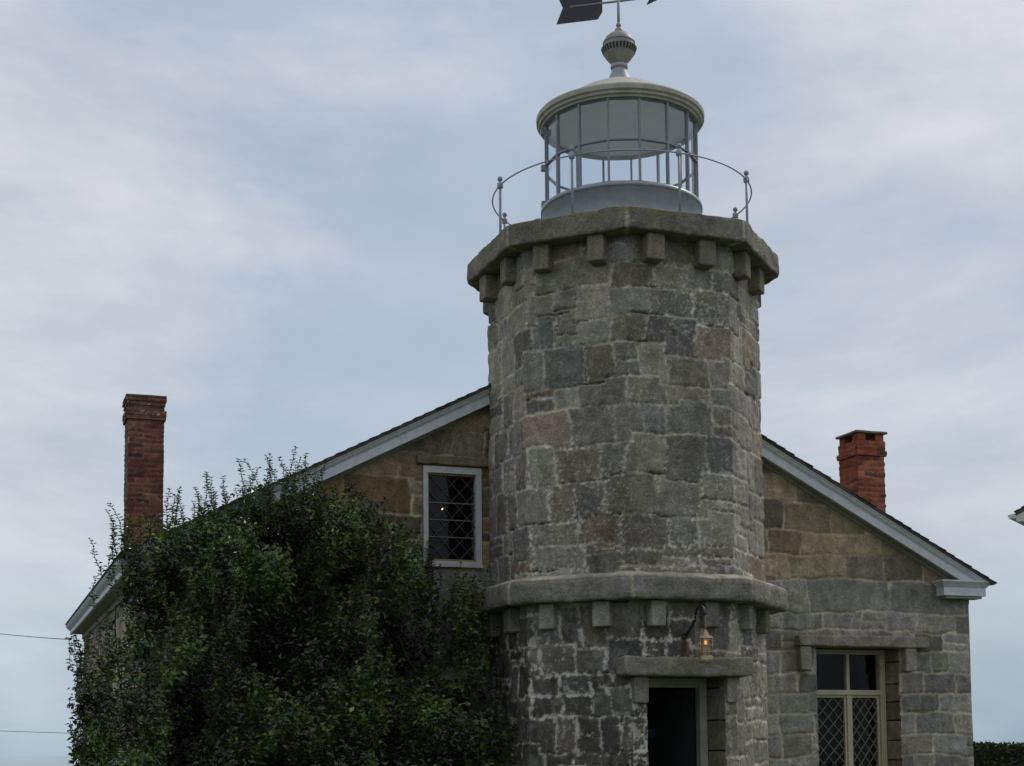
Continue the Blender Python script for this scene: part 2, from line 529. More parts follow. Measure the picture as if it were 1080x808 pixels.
# dark inner lining so the doorway opens on a room, with a floor
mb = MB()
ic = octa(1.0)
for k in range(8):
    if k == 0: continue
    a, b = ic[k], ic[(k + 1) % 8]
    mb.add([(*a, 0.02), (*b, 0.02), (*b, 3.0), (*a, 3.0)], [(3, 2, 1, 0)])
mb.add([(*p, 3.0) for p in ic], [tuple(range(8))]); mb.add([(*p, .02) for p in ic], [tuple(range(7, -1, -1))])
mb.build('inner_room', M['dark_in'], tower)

def octa_sweep(mb, prof, colf, seed, amp=.012, nseg=40, freq=5, jw=.045):
    """a ring of eight stones mitred at the corners: prof lists (apothem, height)"""
    rows = []; cols = []
    np_ = len(prof)
    for k in range(8):
        th = R(45 * k); nx, ny = math.sin(th), -math.cos(th); tx, ty = math.cos(th), math.sin(th)
        for i in range(nseg):
            t = -1 + 2 * i / nseg
            for (a, z) in prof:
                rows.append((a * nx + t * a * T8 * tx, a * ny + t * a * T8 * ty, z))
            cols += [t] * np_
    Pv = np.array(rows); t = np.array(cols)
    x, y, z = Pv.T
    Nn = np.stack([fbm3(x*freq, y*freq, z*freq, seed + 5 * k) - .5 for k in range(3)], 1)
    Cc = colf(x, y, z, t, np.tile(np.arange(np_), 8 * nseg))
    Nf = np.stack([fbm3(x*21, y*21, z*21, seed + 7 * k + 3) - .5 for k in range(3)], 1)
    Pv = Pv + Nn * amp * 2 + Nf * .014
    Pv[:, :2] *= (1 - .008 * sstep(1 - jw * .9, 1 - jw * .45, np.abs(t)))[:, None]
    n = 8 * nseg
    f = [(i*np_+j, ((i+1) % n)*np_+j, ((i+1) % n)*np_+j+1, i*np_+j+1) for i in range(n) for j in range(np_ - 1)]
    mb.add(Pv, f, Cc)

def slab_col(base, joint, jw, seed, moss=None):
    def f(x, y, z, t, j):
        c = np.array(base)[None, :] * (.65 + .7 * fbm3(x*5, y*5, z*5, seed, 4))[:, None]
        m = (np.abs(t) > 1 - jw)[:, None] * 1.0
        c = c * (1 - m) + np.array(joint) * m
        if moss is not None:
            g = moss(x, y, z, j)[:, None]
            c = c * (1 - g) + np.array((.15, .155, .075)) * g
        return c
    return f
GA, GZ0, GZ1 = 1.797, 7.427, 7.685
prof = [(AP - .1, GZ0), (AP + .1, GZ0), (GA - .012, GZ0), (GA, GZ0 + .015)] + [(GA + .004, GZ0 + .015 + (GZ1 - GZ0 - .03) * q / 6) for q in range(1, 6)] + [(GA, GZ1 - .015), (GA - .02, GZ1), (1.4, GZ1 + .02), (1.0, GZ1 + .03), (.5, GZ1 + .03)]
mb = MB()
octa_sweep(mb, prof, slab_col((.15, .147, .135), (.34, .325, .28), .045, 21, lambda x, y, z, j: sstep(.42, .6, fbm3(x*6, y*6, z*6, 8, 3)) * (.14 + .45 * (j >= 8))), 40, .017, freq=6)
mb.build('gallery_slab', M['stone'], tower, smooth=False)
BA, BZ0, BZ1 = 1.812, 3.262, 3.532
prof = [(AP - .1, BZ0), (AP + .1, BZ0), (BA - .015, BZ0), (BA, BZ0 + .02)] + [(BA + .008, BZ0 + .02 + (BZ1 - BZ0 - .045) * q / 6) for q in range(1, 6)] + [(BA - .002, BZ1 - .025), (BA - .03, BZ1), (BA - .09, BZ1 + .022), (AP + .01, BZ1 + .055), (AP - .06, BZ1 + .06)]
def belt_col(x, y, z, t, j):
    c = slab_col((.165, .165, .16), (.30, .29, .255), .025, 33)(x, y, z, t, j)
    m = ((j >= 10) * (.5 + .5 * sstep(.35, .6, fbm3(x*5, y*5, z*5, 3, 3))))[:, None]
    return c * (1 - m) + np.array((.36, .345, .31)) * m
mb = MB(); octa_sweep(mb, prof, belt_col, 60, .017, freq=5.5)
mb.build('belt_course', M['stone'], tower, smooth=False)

def corbel_proto(name, z0, z1, col, seed, out=.19, hw=.103):
    mb = MB(); mb.rough((-hw, -(AP + out), z0), (hw, -(AP - .1), z1), col, seed, .008, .035, .022)
    return mb.build(name, M['stone'], tower)
protos = [corbel_proto('corbel', 7.125, GZ0 + .004, c, s, .165, .1) for c, s in (((.17, .16, .135), 1), ((.145, .142, .132), 2), ((.155, .148, .128), 3))]
lows = [corbel_proto('corbel', 2.97, BZ0 + .004, c, s, .125, .098) for c, s in (((.17, .168, .16), 4), ((.14, .14, .135), 5), ((.24, .24, .235), 6))]
used = set()
def put(p, ang, dx):
    o = p
    if p.name in used: o = p.copy(); COL.objects.link(o); o.parent = tower
    used.add(o.name)
    o.scale = (trng.uniform(.9, 1.12), 1, 1); dx += trng.uniform(-.015, .015); o.rotation_euler = (R(trng.uniform(-.15, .15)), 0, R(ang + trng.uniform(-.6, .6))); o.location = (dx * math.cos(R(ang)), dx * math.sin(R(ang)), 0)
    return o
sq = 0
for k in range(8):
    for dx in (-.345, .325):
        if k == 3 and dx: pass
        put(protos[sq % 3], 45 * k, dx)
        if k not in (3, 4, 5): put(lows[(2 if (k == 7 or (k == 0 and dx < 0)) else sq % 2)], 45 * k, dx - .02)
        sq += 1

# doorway: lintel, bearing stones, reveal, frame, leaf
mb = MB(); mb.rough((-.815, -1.735, 2.412), (.777, -1.46, 2.625), (.17, .165, .155), 71, .02, .035, .03)
lin = mb.build('door_lintel', M['stone'], tower, label='rust stained stone lintel slab over the doorway')
mb = MB(); mb.rough((-.655, -1.62, 2.115), (-.478, -1.40, 2.409), (.17, .165, .155), 72, .008, .03, .02)
mb.build('bearing_stone', M['stone'], tower)
mb = MB(); mb.rough((.500, -1.615, 2.12), (.630, -1.40, 2.409), (.20, .195, .185), 73, .008, .03, .02)
mb.build('bearing_stone', M['stone'], tower)
def jamb(mb, x0, x1, y0, y1, zlo, zhi, base, seed, hmin=.26, hmax=.42):
    r = np.random.default_rng(seed); z = zlo
    while z < zhi - .02:
        z2 = min(zhi, z + r.uniform(hmin, hmax))
        if zhi - z2 < .12: z2 = zhi
        mb.rough((x0, y0, z + .006), (x1, y1, z2 - .006), np.array(base) * r.uniform(.75, 1.25) * np.array((1, r.uniform(.95, 1), r.uniform(.88, 1))), seed + int(z * 10), .007, .04, .014)
        z = z2
mb = MB()
jamb(mb, DX1 + .004, DX1 + .14, -1.53, -1.0, 0, DZ, (.165, .16, .15), 5)
jamb(mb, DX0 - .14, DX0 - .004, -1.53, -1.0, 0, DZ, (.165, .16, .15), 9)
mb.rough((DX0 - .14, -1.45, DZ - .005), (DX1 + .14, -1.0, DZ + .1), (.15, .145, .13), 12, .005, .05, .01)
mb.build('door_reveal', M['stone'], tower)
mb = MB()
YF = -1.06
mb.box((DX1 - .098, YF - .06, 0), (DX1 - .006, YF + .05, 2.418)); mb.box((DX0 + .006, YF - .06, 0), (DX0 + .098, YF + .05, 2.418))
mb.box((DX0 + .100, YF - .058, 2.335), (DX1 - .100, YF + .05, 2.416)); mb.box((DX0 + .1, YF - .03, 2.31), (DX1 - .1, YF + .03, 2.333))
fr = mb.build('door_frame', mat_simple('grey_door_frame_paint', (.36, .345, .30), .6, var=.15, stain=((.2, .19, .17), .62)), tower)
hx, hy = DX1 - .106, -1.02                      # the leaf stands open, swung in on its right hinges
du = Vector((-math.cos(R(52)), math.sin(R(52)), 0)); dn = Vector((-du.y, du.x, 0))
def dpt(a, o, z): return tuple(Vector((hx, hy, 0)) + du * a + dn * o + Vector((0, 0, z)))
def dbox(mb, a0, a1, o0, o1, z0, z1):
    mb.prism([dpt(a0, o0, z0), dpt(a1, o0, z0), dpt(a1, o1, z0), dpt(a0, o1, z0)], (0, 0, z1 - z0))
mb = MB(); dbox(mb, 0, .75, .0, .045, .04, 2.29)
for z0, z1 in ((.2, .95), (1.1, 2.15)):
    for a0, a1 in ((.09, .34), (.41, .66)): dbox(mb, a0, a1, -.006, -.001, z0, z1); dbox(mb, a0, a1, .046, .051, z0, z1)
door = mb.build('door', M['door'], tower, fixn=True)
mb = MB(); dbox(mb, .50, .60, .053, .056, 1.74, 1.84); dbox(mb, .515, .585, .0565, .058, 1.785, 1.80); mb.build('notice', M['notice'], door, fixn=True)
mb = MB(); k0 = dpt(.69, .09, 1.05); mb.sphere(k0, .03, 8); mb.tube([dpt(.69, .046, 1.05), k0], .012); mb.build('door_knob', M['zinc'], door, smooth=True)

# lantern room
LZ0, LZ1, LZ2 = 7.70, 8.315, 9.375
NB = 16; LR = .945
mb = MB()
mb.lathe(0, 0, [(.985, LZ0 - .03), (1.012, LZ0), (1.012, LZ0 + .04), (1.0, LZ0 + .05), (.996, LZ1 - .05), (1.008, LZ1 - .045), (1.008, LZ1), (.90, LZ1 + .004), (.90, LZ0)], 96)
par = mb.build('lantern_parapet', M['iron'], tower, smooth=False)
for p in par.data.polygons: p.use_smooth = abs(p.normal.z) < .3
ban = [R(-90 + 11.25 + 22.5 * k + .9) for k in range(NB)]
mb = MB()
def bar(mb, an, r, z0, z1, w, d):
    c, s = math.cos(an), math.sin(an)
    pts = [(r + d/2, -w/2), (r + d/2, w/2), (r - d/2, w/2), (r - d/2, -w/2)]
    mb.prism([(a*c - b*s, a*s + b*c, z0) for a, b in pts], (0, 0, z1 - z0))
for an in ban: bar(mb, an, LR, LZ1 - .005, LZ2 + .01, .023, .045)
for k in range(NB):
    a0, a1 = ban[k], ban[(k + 1) % NB]
    for z, w in ((8.853, .015), (LZ1 + .012, .03), (LZ2 - .012, .03)):
        p0 = np.array([math.cos(a0), math.sin(a0)]); p1 = np.array([math.cos(a1), math.sin(a1)])
        q = [(*(p * r), zz) for (p, r, zz) in ((p0, LR + .022, z - w/2), (p0, LR - .022, z - w/2), (p0, LR - .022, z + w/2), (p0, LR + .022, z + w/2))]
        mb.prism(q, (*((p1 - p0) * LR), 0))
frame = mb.build('lantern_glazing', M['bars'], tower, fixn=True)
for k in range(NB):
    a0, a1 = ban[k], ban[(k + 1) % NB]; r = LR - .004
    mb = MB()
    mb.add([(r*math.cos(a0), r*math.sin(a0), LZ1), (r*math.cos(a1), r*math.sin(a1), LZ1), (r*math.cos(a1), r*math.sin(a1), LZ2), (r*math.cos(a0), r*math.sin(a0), LZ2)], [(0, 1, 2, 3)])
    mb.build('pane', M['glass_clear'], frame)
hz = R(-90 - 24 - 78)
for z in (8.36, 8.82, 9.28):
    mb = MB(); c, s = math.cos(hz), math.sin(hz)
    mb.prism([((LR + .01)*c - b*s, (LR + .01)*s + b*c, z - .035) for b in (-.03, .03)] + [((LR + .065)*c - b*s, (LR + .065)*s + b*c, z - .035) for b in (.03, -.03)], (0, 0, .07))
    mb.build('hinge', M['bars'], frame, fixn=True)
# ceiling and roof
mb = MB(); mb.lathe(0, 0, [(.97, LZ2 + .012), (.55, LZ2 + .02), (.001, LZ2 + .02)], 64); mb.build('lantern_ceiling', M['ceiling'], tower, fixn=False)
mb = MB()
mb.lathe(0, 0, [(.93, 9.366), (.985, 9.360), (.99, 9.385), (1.02, 9.392), (1.025, 9.42), (1.05, 9.435), (1.055, 9.485), (1.045, 9.505), (1.0, 9.515), (.88, 9.585), (.72, 9.685), (.55, 9.79), (.36, 9.885), (.2, 9.945), (.16, 9.96), (.0, 9.962)], 96)
roofL = mb.build('lantern_roof', M['dome'], tower, smooth=True)
roofL.data.set_sharp_from_angle(angle=R(28))
mb = MB()
mb.lathe(0, 0, [(.165, 9.945), (.16, 9.975), (.155, 9.985), (.12, 10.06), (.092, 10.13), (.085, 10.15), (.108, 10.155), (.112, 10.175), (.108, 10.195), (.085, 10.205)], 48)
nk = mb.build('vent_neck', mat_simple('pale_lead_paint', (.34, .35, .39), .5, var=.15), roofL, smooth=True)
nk.data.set_sharp_from_angle(angle=R(35))
mb = MB()
mb.lathe(0, 0, [(.085, 10.2), (.095, 10.22), (.14, 10.26), (.185, 10.32), (.212, 10.385), (.218, 10.42), (.19, 10.425), (.17, 10.47), (.175, 10.50), (.222, 10.425), (.215, 10.45), (.195, 10.5), (.16, 10.555), (.11, 10.60), (.05, 10.622), (.05, 10.63), (.047, 10.66), (.03, 10.69), (.001, 10.695)][:6] + [(.205, 10.424), (.195, 10.475), (.205, 10.478), (.200, 10.495), (.165, 10.555), (.11, 10.60), (.055, 10.622), (.055, 10.64), (.044, 10.67), (.02, 10.692), (.001, 10.695)], 48)
vb = mb.build('ventilator_ball', mat_simple('dark_ventilator_paint', (.25, .25, .22), .55, var=.25, scale=12), roofL, smooth=True)
vb.data.set_sharp_from_angle(angle=R(40))
mb = MB()
for k in range(30):
    an = 2 * PI * k / 30
    if True:
        c, s = math.cos(an), math.sin(an); w = .011
        mb.prism([(r*c - b*s, r*s + b*c, z) for r, b, z in ((.194, -w, 10.345), (.194, w, 10.345), (.2205, w, 10.412), (.2205, -w, 10.412))], (c * .006, s * .006, -.002))
mb.build('vent_slots', M['black'], roofL, fixn=True)

mb = MB(); mb.lathe(0, 0, [(.895, LZ0 + .025), (.001, LZ0 + .03)], 64); mb.build('lantern_floor', M['trim'], tower)  # pale floor disc added to bounce light up to the ceiling
# gallery railing
RR, RZ = 1.61, 8.445
mb = MB(); mb.tube([(RR * math.cos(2*PI*k/96), RR * math.sin(2*PI*k/96), RZ) for k in range(96)], .009, 8, True)
rail = mb.build('gallery_railing', M['rail'], tower, smooth=True)
post = None
for k in range(8):
    an = R(-90 + 45 * k + .3)
    if post is None:
        mb = MB()
        mb.tube([(0, 0, 7.66), (0, 0, 8.50)], .0155, 10); mb.lathe(0, 0, [(.001, 7.675), (.05, 7.68), (.05, 7.72), (.028, 7.735)], 14)
        mb.lathe(0, 0, [(.024, 8.405), (.036, 8.415), (.036, 8.47), (.024, 8.48)], 14)
        mb.sphere((0, 0, 8.525), .032, 8)
        post = mb.build('post', M['rail'], rail, smooth=True, root=tower)
        o = post
    else:
        o = post.copy(); COL.objects.link(o); o.parent = rail
    o.location = (RR * math.cos(an), RR * math.sin(an), 0)

# weather vane (turns on its rod: a thing of its own)
vane = empty('weather_vane', (0, 0, 10.69), 'black arrow weather vane with a swallow tail turning above the lantern roof', 'weather vane')
mb = MB(); mb.tube([(0, 0, 10.69), (0, 0, 11.16)], .017, 10); mb.lathe(0, 0, [(.018, 10.70), (.032, 10.71), (.030, 10.735), (.018, 10.75)], 14); mb.lathe(0, 0, [(.001, 11.16), (.03, 11.17), (.03, 11.20), (.001, 11.23)], 14)
mb.build('rod', M['rail'], vane, smooth=True)
side = Vector((.911, -.4115, 0)); back = Vector((.4115, .911, 0))
vd = (side * math.cos(R(9)) - back * math.sin(R(9))).normalized(); vnrm = Vector((-vd.y, vd.x, 0))
VZ = 11.035
def vp(a, z, off=0): return tuple(vd * a + vnrm * off + Vector((0, 0, VZ + z)))
mb = MB(); mb.tube([vp(-.62, 0), vp(.52, 0)], .014, 8); mb.build('arrow_shaft', mat_simple('worn_vane_shaft', (.28, .29, .28), .5, var=.2), vane, smooth=True)
mb = MB(); pl = [(-.80, -.205), (-.265, -.205), (-.205, -.115), (-.205, .115), (-.265, .205), (-.80, .205), (-.715, .0)]
mb.prism([vp(a, z, -.004) for a, z in pl], vnrm * .008); mb.build('arrow_tail', M['vane'], vane, fixn=True)
mb = MB(); mb.prism([vp(a, z, -.006) for a, z in ((.36, -.095), (.62, 0), (.36, .095), (.41, 0))], vnrm * .012); mb.build('arrow_head', M['vane'], vane, fixn=True)

# hanging ship's lamp by the door
lamp = empty('hanging_lamp', (.01, -1.55, 2.86), 'lit brass and zinc ship lamp hanging from an iron crook above the doorway', 'lamp')
mb = MB()
pts = []
for t in np.linspace(0, 1, 9):
    pts.append((.008 + .03 * t, -1.555 - .17 * t, 2.868 + .10 * t + .06 * t * t))
for a in np.linspace(200, 0, 12):
    pts.append((.05, -1.87 - .11 * math.cos(R(a)) * 1, 3.06 + .115 * math.sin(R(a)) ) if False else (.048, -1.845 + .118 * math.cos(R(180 - (200 - a) * .9)) * -1 if False else -1.85 - .115 * math.cos(R(a)), 3.07 + .115 * math.sin(R(a))))
mb.tube(pts, .016, 8); mb.tube([(.0, -1.54, 2.86), (.008, -1.565, 2.87)], .035, 10)
mb.build('bracket', M['black'], lamp, smooth=True)
lx, ly = .052, -1.965
mb = MB()
for i in range(6):
    z = 3.055 - i * .026
    ring_ = [(lx + (.011 * math.cos(2*PI*k/10) if i % 2 else 0), ly + (0 if i % 2 else .011 * math.cos(2*PI*k/10)), z + .017 * math.sin(2*PI*k/10)) for k in range(10)]
    mb.tube(ring_, .0035, 5, True)
mb.build('chain', M['zinc'], lamp, smooth=True)
mb = MB()
mb.lathe(lx, ly, [(.001, 2.91), (.018, 2.908), (.02, 2.885), (.034, 2.88), (.038, 2.85), (.078, 2.832), (.083, 2.812), (.07, 2.806), (.001, 2.81)], 24)
mb.build('lamp_cap', M['zinc'], lamp); mb = MB()
mb.lathe(lx, ly, [(.001, 2.622), (.07, 2.622), (.081, 2.615), (.083, 2.575), (.074, 2.55), (.001, 2.545)][::-1], 24)
mb.build('lamp_base', M['zinc'], lamp, smooth=False)
mb = MB(); mb.lathe(lx, ly, [(.058, 2.618), (.060, 2.70), (.058, 2.815)], 20); mb.build('lamp_glass', mat_glass('lamp_glass', (.85, .62, .28), .14), lamp, smooth=True)
mb = MB()
for k in range(6):
    an = 2*PI*k/6 + .3
    mb.tube([(lx + .076*math.cos(an), ly + .076*math.sin(an), 2.60), (lx + .076*math.cos(an), ly + .076*math.sin(an), 2.825)], .0045, 6)
for z in (2.66, 2.735, 2.79): mb.tube([(lx + .076*math.cos(2*PI*k/20), ly + .076*math.sin(2*PI*k/20), z) for k in range(20)], .004, 5, True)
mb.build('lamp_cage', M['zinc'], lamp, smooth=True)
mb = MB(); mb.lathe(lx, ly, [(.002, 2.745), (.012, 2.752), (.017, 2.768), (.014, 2.785), (.007, 2.80), (.001, 2.802)], 12); mb.build('bulb', M['flame'], lamp, smooth=True)

# ==================================================================== KEEPER'S HOUSE
YW = .826; YR = .576; YB = 10.40
XL, XR = -5.68, 5.62
EL, ER, EZ, SL = -5.986, 5.889, 3.862, .51
XC = (EL + ER) / 2; ZR = EZ + SL * (ER - XC)
house = empty('keepers_house', (0, YW, 0), 'stone keepers house with a low gable roof and two brick chimneys behind the tower', 'house')
def roof_z(x): return EZ + SL * (ER - x) if x > XC else EZ + SL * (x - EL)
WRx = (3.142, 4.439, .9, 2.955)      # right window opening
WLx = (-2.36, -1.60, 3.857, 5.115)     # left window opening
hrng = np.random.default_rng(8)
za = courses(-.1, 3.43, .24, .36, hrng); za[-1] = 3.43
zb = courses(3.87, 7.2, .30, .42, hrng)
hz_ = np.concatenate([za, zb])
def house_ids(U, V, rng):
    def wr(z):
        if abs(z - 3.43) < .01: return (.85, 1.35)
        return (.28, .62) if z < 3.4 else (.38, .85)
    return rubble_ids(U, V, hz_, wr, .022, rng, .10)
def house_col(u, z, r):
    x = u + XL
    if z < 3.86: return pick(PAL_RIGHT, r)
    if z < 3.9: return pick(PAL_RIGHT, r) * .95
    return pick(PAL_TAN if x > 0 else PAL_ORANGE, r)
def house_keep(u, z):
    x = u + XL
    zt = np.where(x > XC, EZ + SL * (ER - x), EZ + SL * (x - EL))
    return z < zt - .06
def house_lime(U, V, d, s):
    sp = fbm2(U * 18, V * 18, s + 2, 3); patch = sstep(.56, .74, fbm2(U * 1.1, V * 1.1, s + 1, 4))
    return np.clip(sstep(.58, .68, sp) * patch * .5, 0, .6)
mb = MB()
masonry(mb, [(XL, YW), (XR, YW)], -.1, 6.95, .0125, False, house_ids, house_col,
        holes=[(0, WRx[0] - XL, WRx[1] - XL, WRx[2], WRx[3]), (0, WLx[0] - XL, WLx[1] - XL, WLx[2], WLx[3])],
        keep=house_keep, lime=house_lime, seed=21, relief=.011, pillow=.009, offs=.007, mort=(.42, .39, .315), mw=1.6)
mb.build('front_wall', M['stone'], house, smooth=True)
flank_pal = [((.30, .27, .25), 3), ((.26, .24, .225), 2), ((.33, .29, .26), 1)]
for nm, cs, sd in (('side_wall', [(XL, YB), (XL, YW + .002)], 31), ('side_wall', [(XR, YW + .002), (XR, YB)], 32)):
    mb = MB()
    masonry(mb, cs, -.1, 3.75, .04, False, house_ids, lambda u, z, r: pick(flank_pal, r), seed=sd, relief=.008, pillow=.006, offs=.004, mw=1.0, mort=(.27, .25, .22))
    mb.build(nm, M['stone'], house, smooth=True)
mb = MB()
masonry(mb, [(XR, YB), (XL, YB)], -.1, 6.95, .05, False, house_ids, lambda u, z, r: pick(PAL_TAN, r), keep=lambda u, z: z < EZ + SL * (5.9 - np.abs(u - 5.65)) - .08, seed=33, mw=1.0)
mb.build('rear_wall', M['stone'], house, smooth=True)
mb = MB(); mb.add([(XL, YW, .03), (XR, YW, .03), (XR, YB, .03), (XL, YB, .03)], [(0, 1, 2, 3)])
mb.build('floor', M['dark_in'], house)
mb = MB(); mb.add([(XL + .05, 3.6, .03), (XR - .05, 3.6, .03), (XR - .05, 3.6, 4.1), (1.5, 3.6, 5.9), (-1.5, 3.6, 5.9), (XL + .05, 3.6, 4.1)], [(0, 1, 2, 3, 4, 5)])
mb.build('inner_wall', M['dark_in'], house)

# roof
cs_ = math.cos(math.atan(SL)); sn_ = math.sin(math.atan(SL))
def slope_pt(sgn, s, h):
    """s: distance from the eave tip up the slope, h: depth below the top of the roof (perpendicular)"""
    x0 = ER if sgn > 0 else EL
    return (x0 - sgn * (s * cs_ + h * sn_), EZ + s * sn_ - h * cs_)
SLEN = (ER - XC) / cs_
mb = MB()
for sgn in (1, -1):
    a = slope_pt(sgn, 0, 0); b = slope_pt(sgn, SLEN, 0); c = slope_pt(sgn, SLEN - .02, .03); d = slope_pt(sgn, .02, .03)
    YFR, YBK = YR - .02, YB + .18
    mb.prism([(p[0], YFR, p[1]) for p in (a, b, c, d)], (0, YBK - YFR, 0))
    # shingle courses: each a thin lapped strip along the slope
    k = 0; s = 0.0
    while s < SLEN - .15:
        p0 = slope_pt(sgn, s, -.0165); p1 = slope_pt(sgn, s + .16, -.004); p2 = slope_pt(sgn, s + .16, -.001); p3 = slope_pt(sgn, s, -.002)
        j = random.uniform(-.012, .012)
        mb.prism([(p[0], YFR - .012 + j, p[1]) for p in (p0, p1, p2, p3)], (0, YBK - YFR + .02, 0))
        s += .155
roof = mb.build('roof', M['shingle'], house, fixn=True)
# raking boards: crown moulding, fascia, soffit and frieze, swept up each slope
def sweep(mb, sgn, prof, s0, s1):
    P0 = []; P1 = []
    for y, h in prof:
        a = slope_pt(sgn, (3.9015 - EZ + h * cs_) / sn_, h)      # dies on top of the cornice return
        b = slope_pt(sgn, s1, h)
        P0.append((a[0], y, a[1])); P1.append((b[0], y, b[1]))
    n = len(prof)
    f = [(i, (i + 1) % n, (i + 1) % n + n, i + n) for i in range(n)] + [tuple(range(n)), tuple(range(2 * n - 1, n - 1, -1))]
    mb.add(P0 + P1, f)
for sgn in (1, -1):
    lab = 'moulded raking board on the right gable slope' if sgn > 0 else 'moulded raking board on the left gable slope, half hidden by leaves'
    mb = MB()
    sweep(mb, sgn, [(YR - .005, .032), (YR - .004, .045), (YR + .012, .058), (YR + .02, .075), (YR + .045, .098), (YR + .05, .104), (YR + .10, .104), (YR + .10, .032)], .02, SLEN - .01)
    sweep(mb, sgn, [(YR + .052, .1045), (YR + .052, .205), (YR + .09, .205), (YR + .09, .1045)], .07 if sgn > 0 else .05, SLEN - .02)
    rb = mb.build('rake_board', M['trim'], house, fixn=True)
    mb = MB()
    sweep(mb, sgn, [(YR + .091, .17), (YR + .091, .188), (YW + .02, .188), (YW + .02, .17)], .12, SLEN - .03)
    sweep(mb, sgn, [(YW - .03, .189), (YW - .03, .235), (YW + .02, .235), (YW + .02, .189)], .3, SLEN - .05)
    mb.build('soffit', M['soffit'], rb, fixn=True)
# cornice returns at the front corners
for sgn in (1, -1):
    x_in, x_tip = (5.013, 5.845) if sgn > 0 else (-5.10, -5.93)
    q = sgn
    mb = MB()
    def rbox(x0, x1, y0, z0, z1):
        mb.box((min(x0, x1), y0, z0), (max(x0, x1), YW + .03, z1))
    rbox(x_in, x_tip, YR - .006, 3.878, 3.900)
    lay = [(.0, 0, 3.876), (.012, .012, 3.862), (.03, .03, 3.842), (.05, .045, 3.822), (.06, .055, 3.808)]
    for (i0, dy, zt), (i1, dy1, zb_) in zip(lay[:-1], lay[1:]):
        A = [(x_in + q * i0, YR + dy, zt), (x_tip - q * i0, YR + dy, zt), (x_tip - q * i1, YR + dy1, zb_), (x_in + q * i1, YR + dy1, zb_)]
        B = [(x, YW + .03, z) for x, y, z in A]
        mb.add(A + B, [(0, 1, 2, 3), (7, 6, 5, 4), (0, 4, 5, 1), (1, 5, 6, 2), (2, 6, 7, 3), (3, 7, 4, 0)])
    rbox(x_in + q * .065, x_tip - q * .075, YR + .06, 3.690, 3.806)
    mb.build('cornice_return', M['trim'], house, fixn=True)
    mb = MB(); mb.box((min(x_in + q * .12, x_tip - q * .12), YR + .09, 3.655), (max(x_in + q * .12, x_tip - q * .12), YW + .03, 3.688))
    mb.build('bed_moulding', M['soffit'], house)
# eaves along both flanks
for sgn in (1, -1):
    x0 = ER if sgn > 0 else EL; xw = XR if sgn > 0 else XL
    mb = MB()
    prof = [(x0 + .0 * sgn, EZ - .022), (x0 - .012 * sgn, EZ - .045), (x0 - .03 * sgn, EZ - .07), (x0 - .065 * sgn, EZ - .10), (x0 - .075 * sgn, EZ - .105), (x0 - .075 * sgn, EZ - .175), (x0 - .11 * sgn, EZ - .175), (x0 - .11 * sgn, EZ - .02)]
    y0 = YW + .035
    mb.prism([(x, y0, z) for x, z in prof], (0, YB + .15 - y0, 0))
    ev = mb.build('eave_cornice', M['trim'], house, fixn=True)
    mb = MB(); lo, hi = sorted((x0 - .112 * sgn, xw - .02 * sgn)); mb.box((lo, y0, EZ - .165), (hi, YB + .12, EZ - .145))
    lo, hi = sorted((xw + .035 * sgn, xw - .02 * sgn)); mb.box((lo, y0, EZ - .26), (hi, YB + .02, EZ - .167))
    mb.build('eave_soffit', M['soffit'], ev)

# chimneys
def chimney(x0, x1, y0, y1, zb, zt, dark, seed, tiers, label, cap):
    mb = MB(); cell = .0125
    def ring(z0, z1, g, sd):
        masonry(mb, [(x0 - g, y0 - g), (x1 + g, y0 - g), (x1 + g, y1 + g), (x0 - g, y1 + g)], z0, z1, cell, True, brick_ids, brick_col(dark),
                mort=(.22, .16, .13), mw=1.3, voids=0, pillow=.003, relief=.003, offs=.003, seed=sd,
                lime=lambda U, V, d, s: sstep(.64, .72, fbm2(U * 13, V * 13, s + 4, 3)) * sstep(.6, .75, fbm2(U * 1.8, V * 1.8, s + 5, 3)) * .5)
        mb.add([(x0 - g, y0 - g, z1), (x1 + g, y0 - g, z1), (x1 + g, y1 + g, z1), (x0 - g, y1 + g, z1)], [(0, 1, 2, 3)], (.12, .07, .05))
        mb.add([(x0 - g, y0 - g, z0), (x1 + g, y0 - g, z0), (x1 + g, y1 + g, z0), (x0 - g, y1 + g, z0)], [(3, 2, 1, 0)], (.12, .06, .045))
    z = zb
    for i, (zz, g) in enumerate(tiers): ring(z, zz, g, seed + i); z = zz + .001
    if cap == 'piers':
        pw = .135
        for px in (x0 + .005, x1 - .005 - pw):
            for py in (y0 + .005, y1 - .005 - pw):
                mb.rough((px, py, z), (px + pw, py + pw, z + .1), (.24, .085, .055), seed + int(px * 50), .004, .04, .008)
        z += .1
    ch = mb.build('chimney', M['brick'], house, smooth=False, label=label)
    mb = MB(); g = .035
    mb.rough((x0 - g, y0 - g, z + .001), (x1 + g, y1 + g, z + .035), (.16, .155, .13) if cap == 'piers' else (.10, .085, .07), seed + 77, .005, .05, .01)
    mb.build('chimney_cap', M['stone'], ch)
chimney(4.118, 4.560, 1.2, 1.68, 4.3, 6.03, 1.0, 51, [(5.70, 0), (5.775, .025), (5.915, .006)], 'orange red brick chimney with an open cap on four corner piers', 'piers')
chimney(-5.445, -4.93, 5.5, 6.0, 3.9, 6.85, .62, 61, [(6.49, 0), (6.55, .028), (6.62, .036), (6.70, .006), (6.76, .018), (6.815, .036)], 'tall dark brick chimney with corbelled top, its foot behind leaves', 'slab')

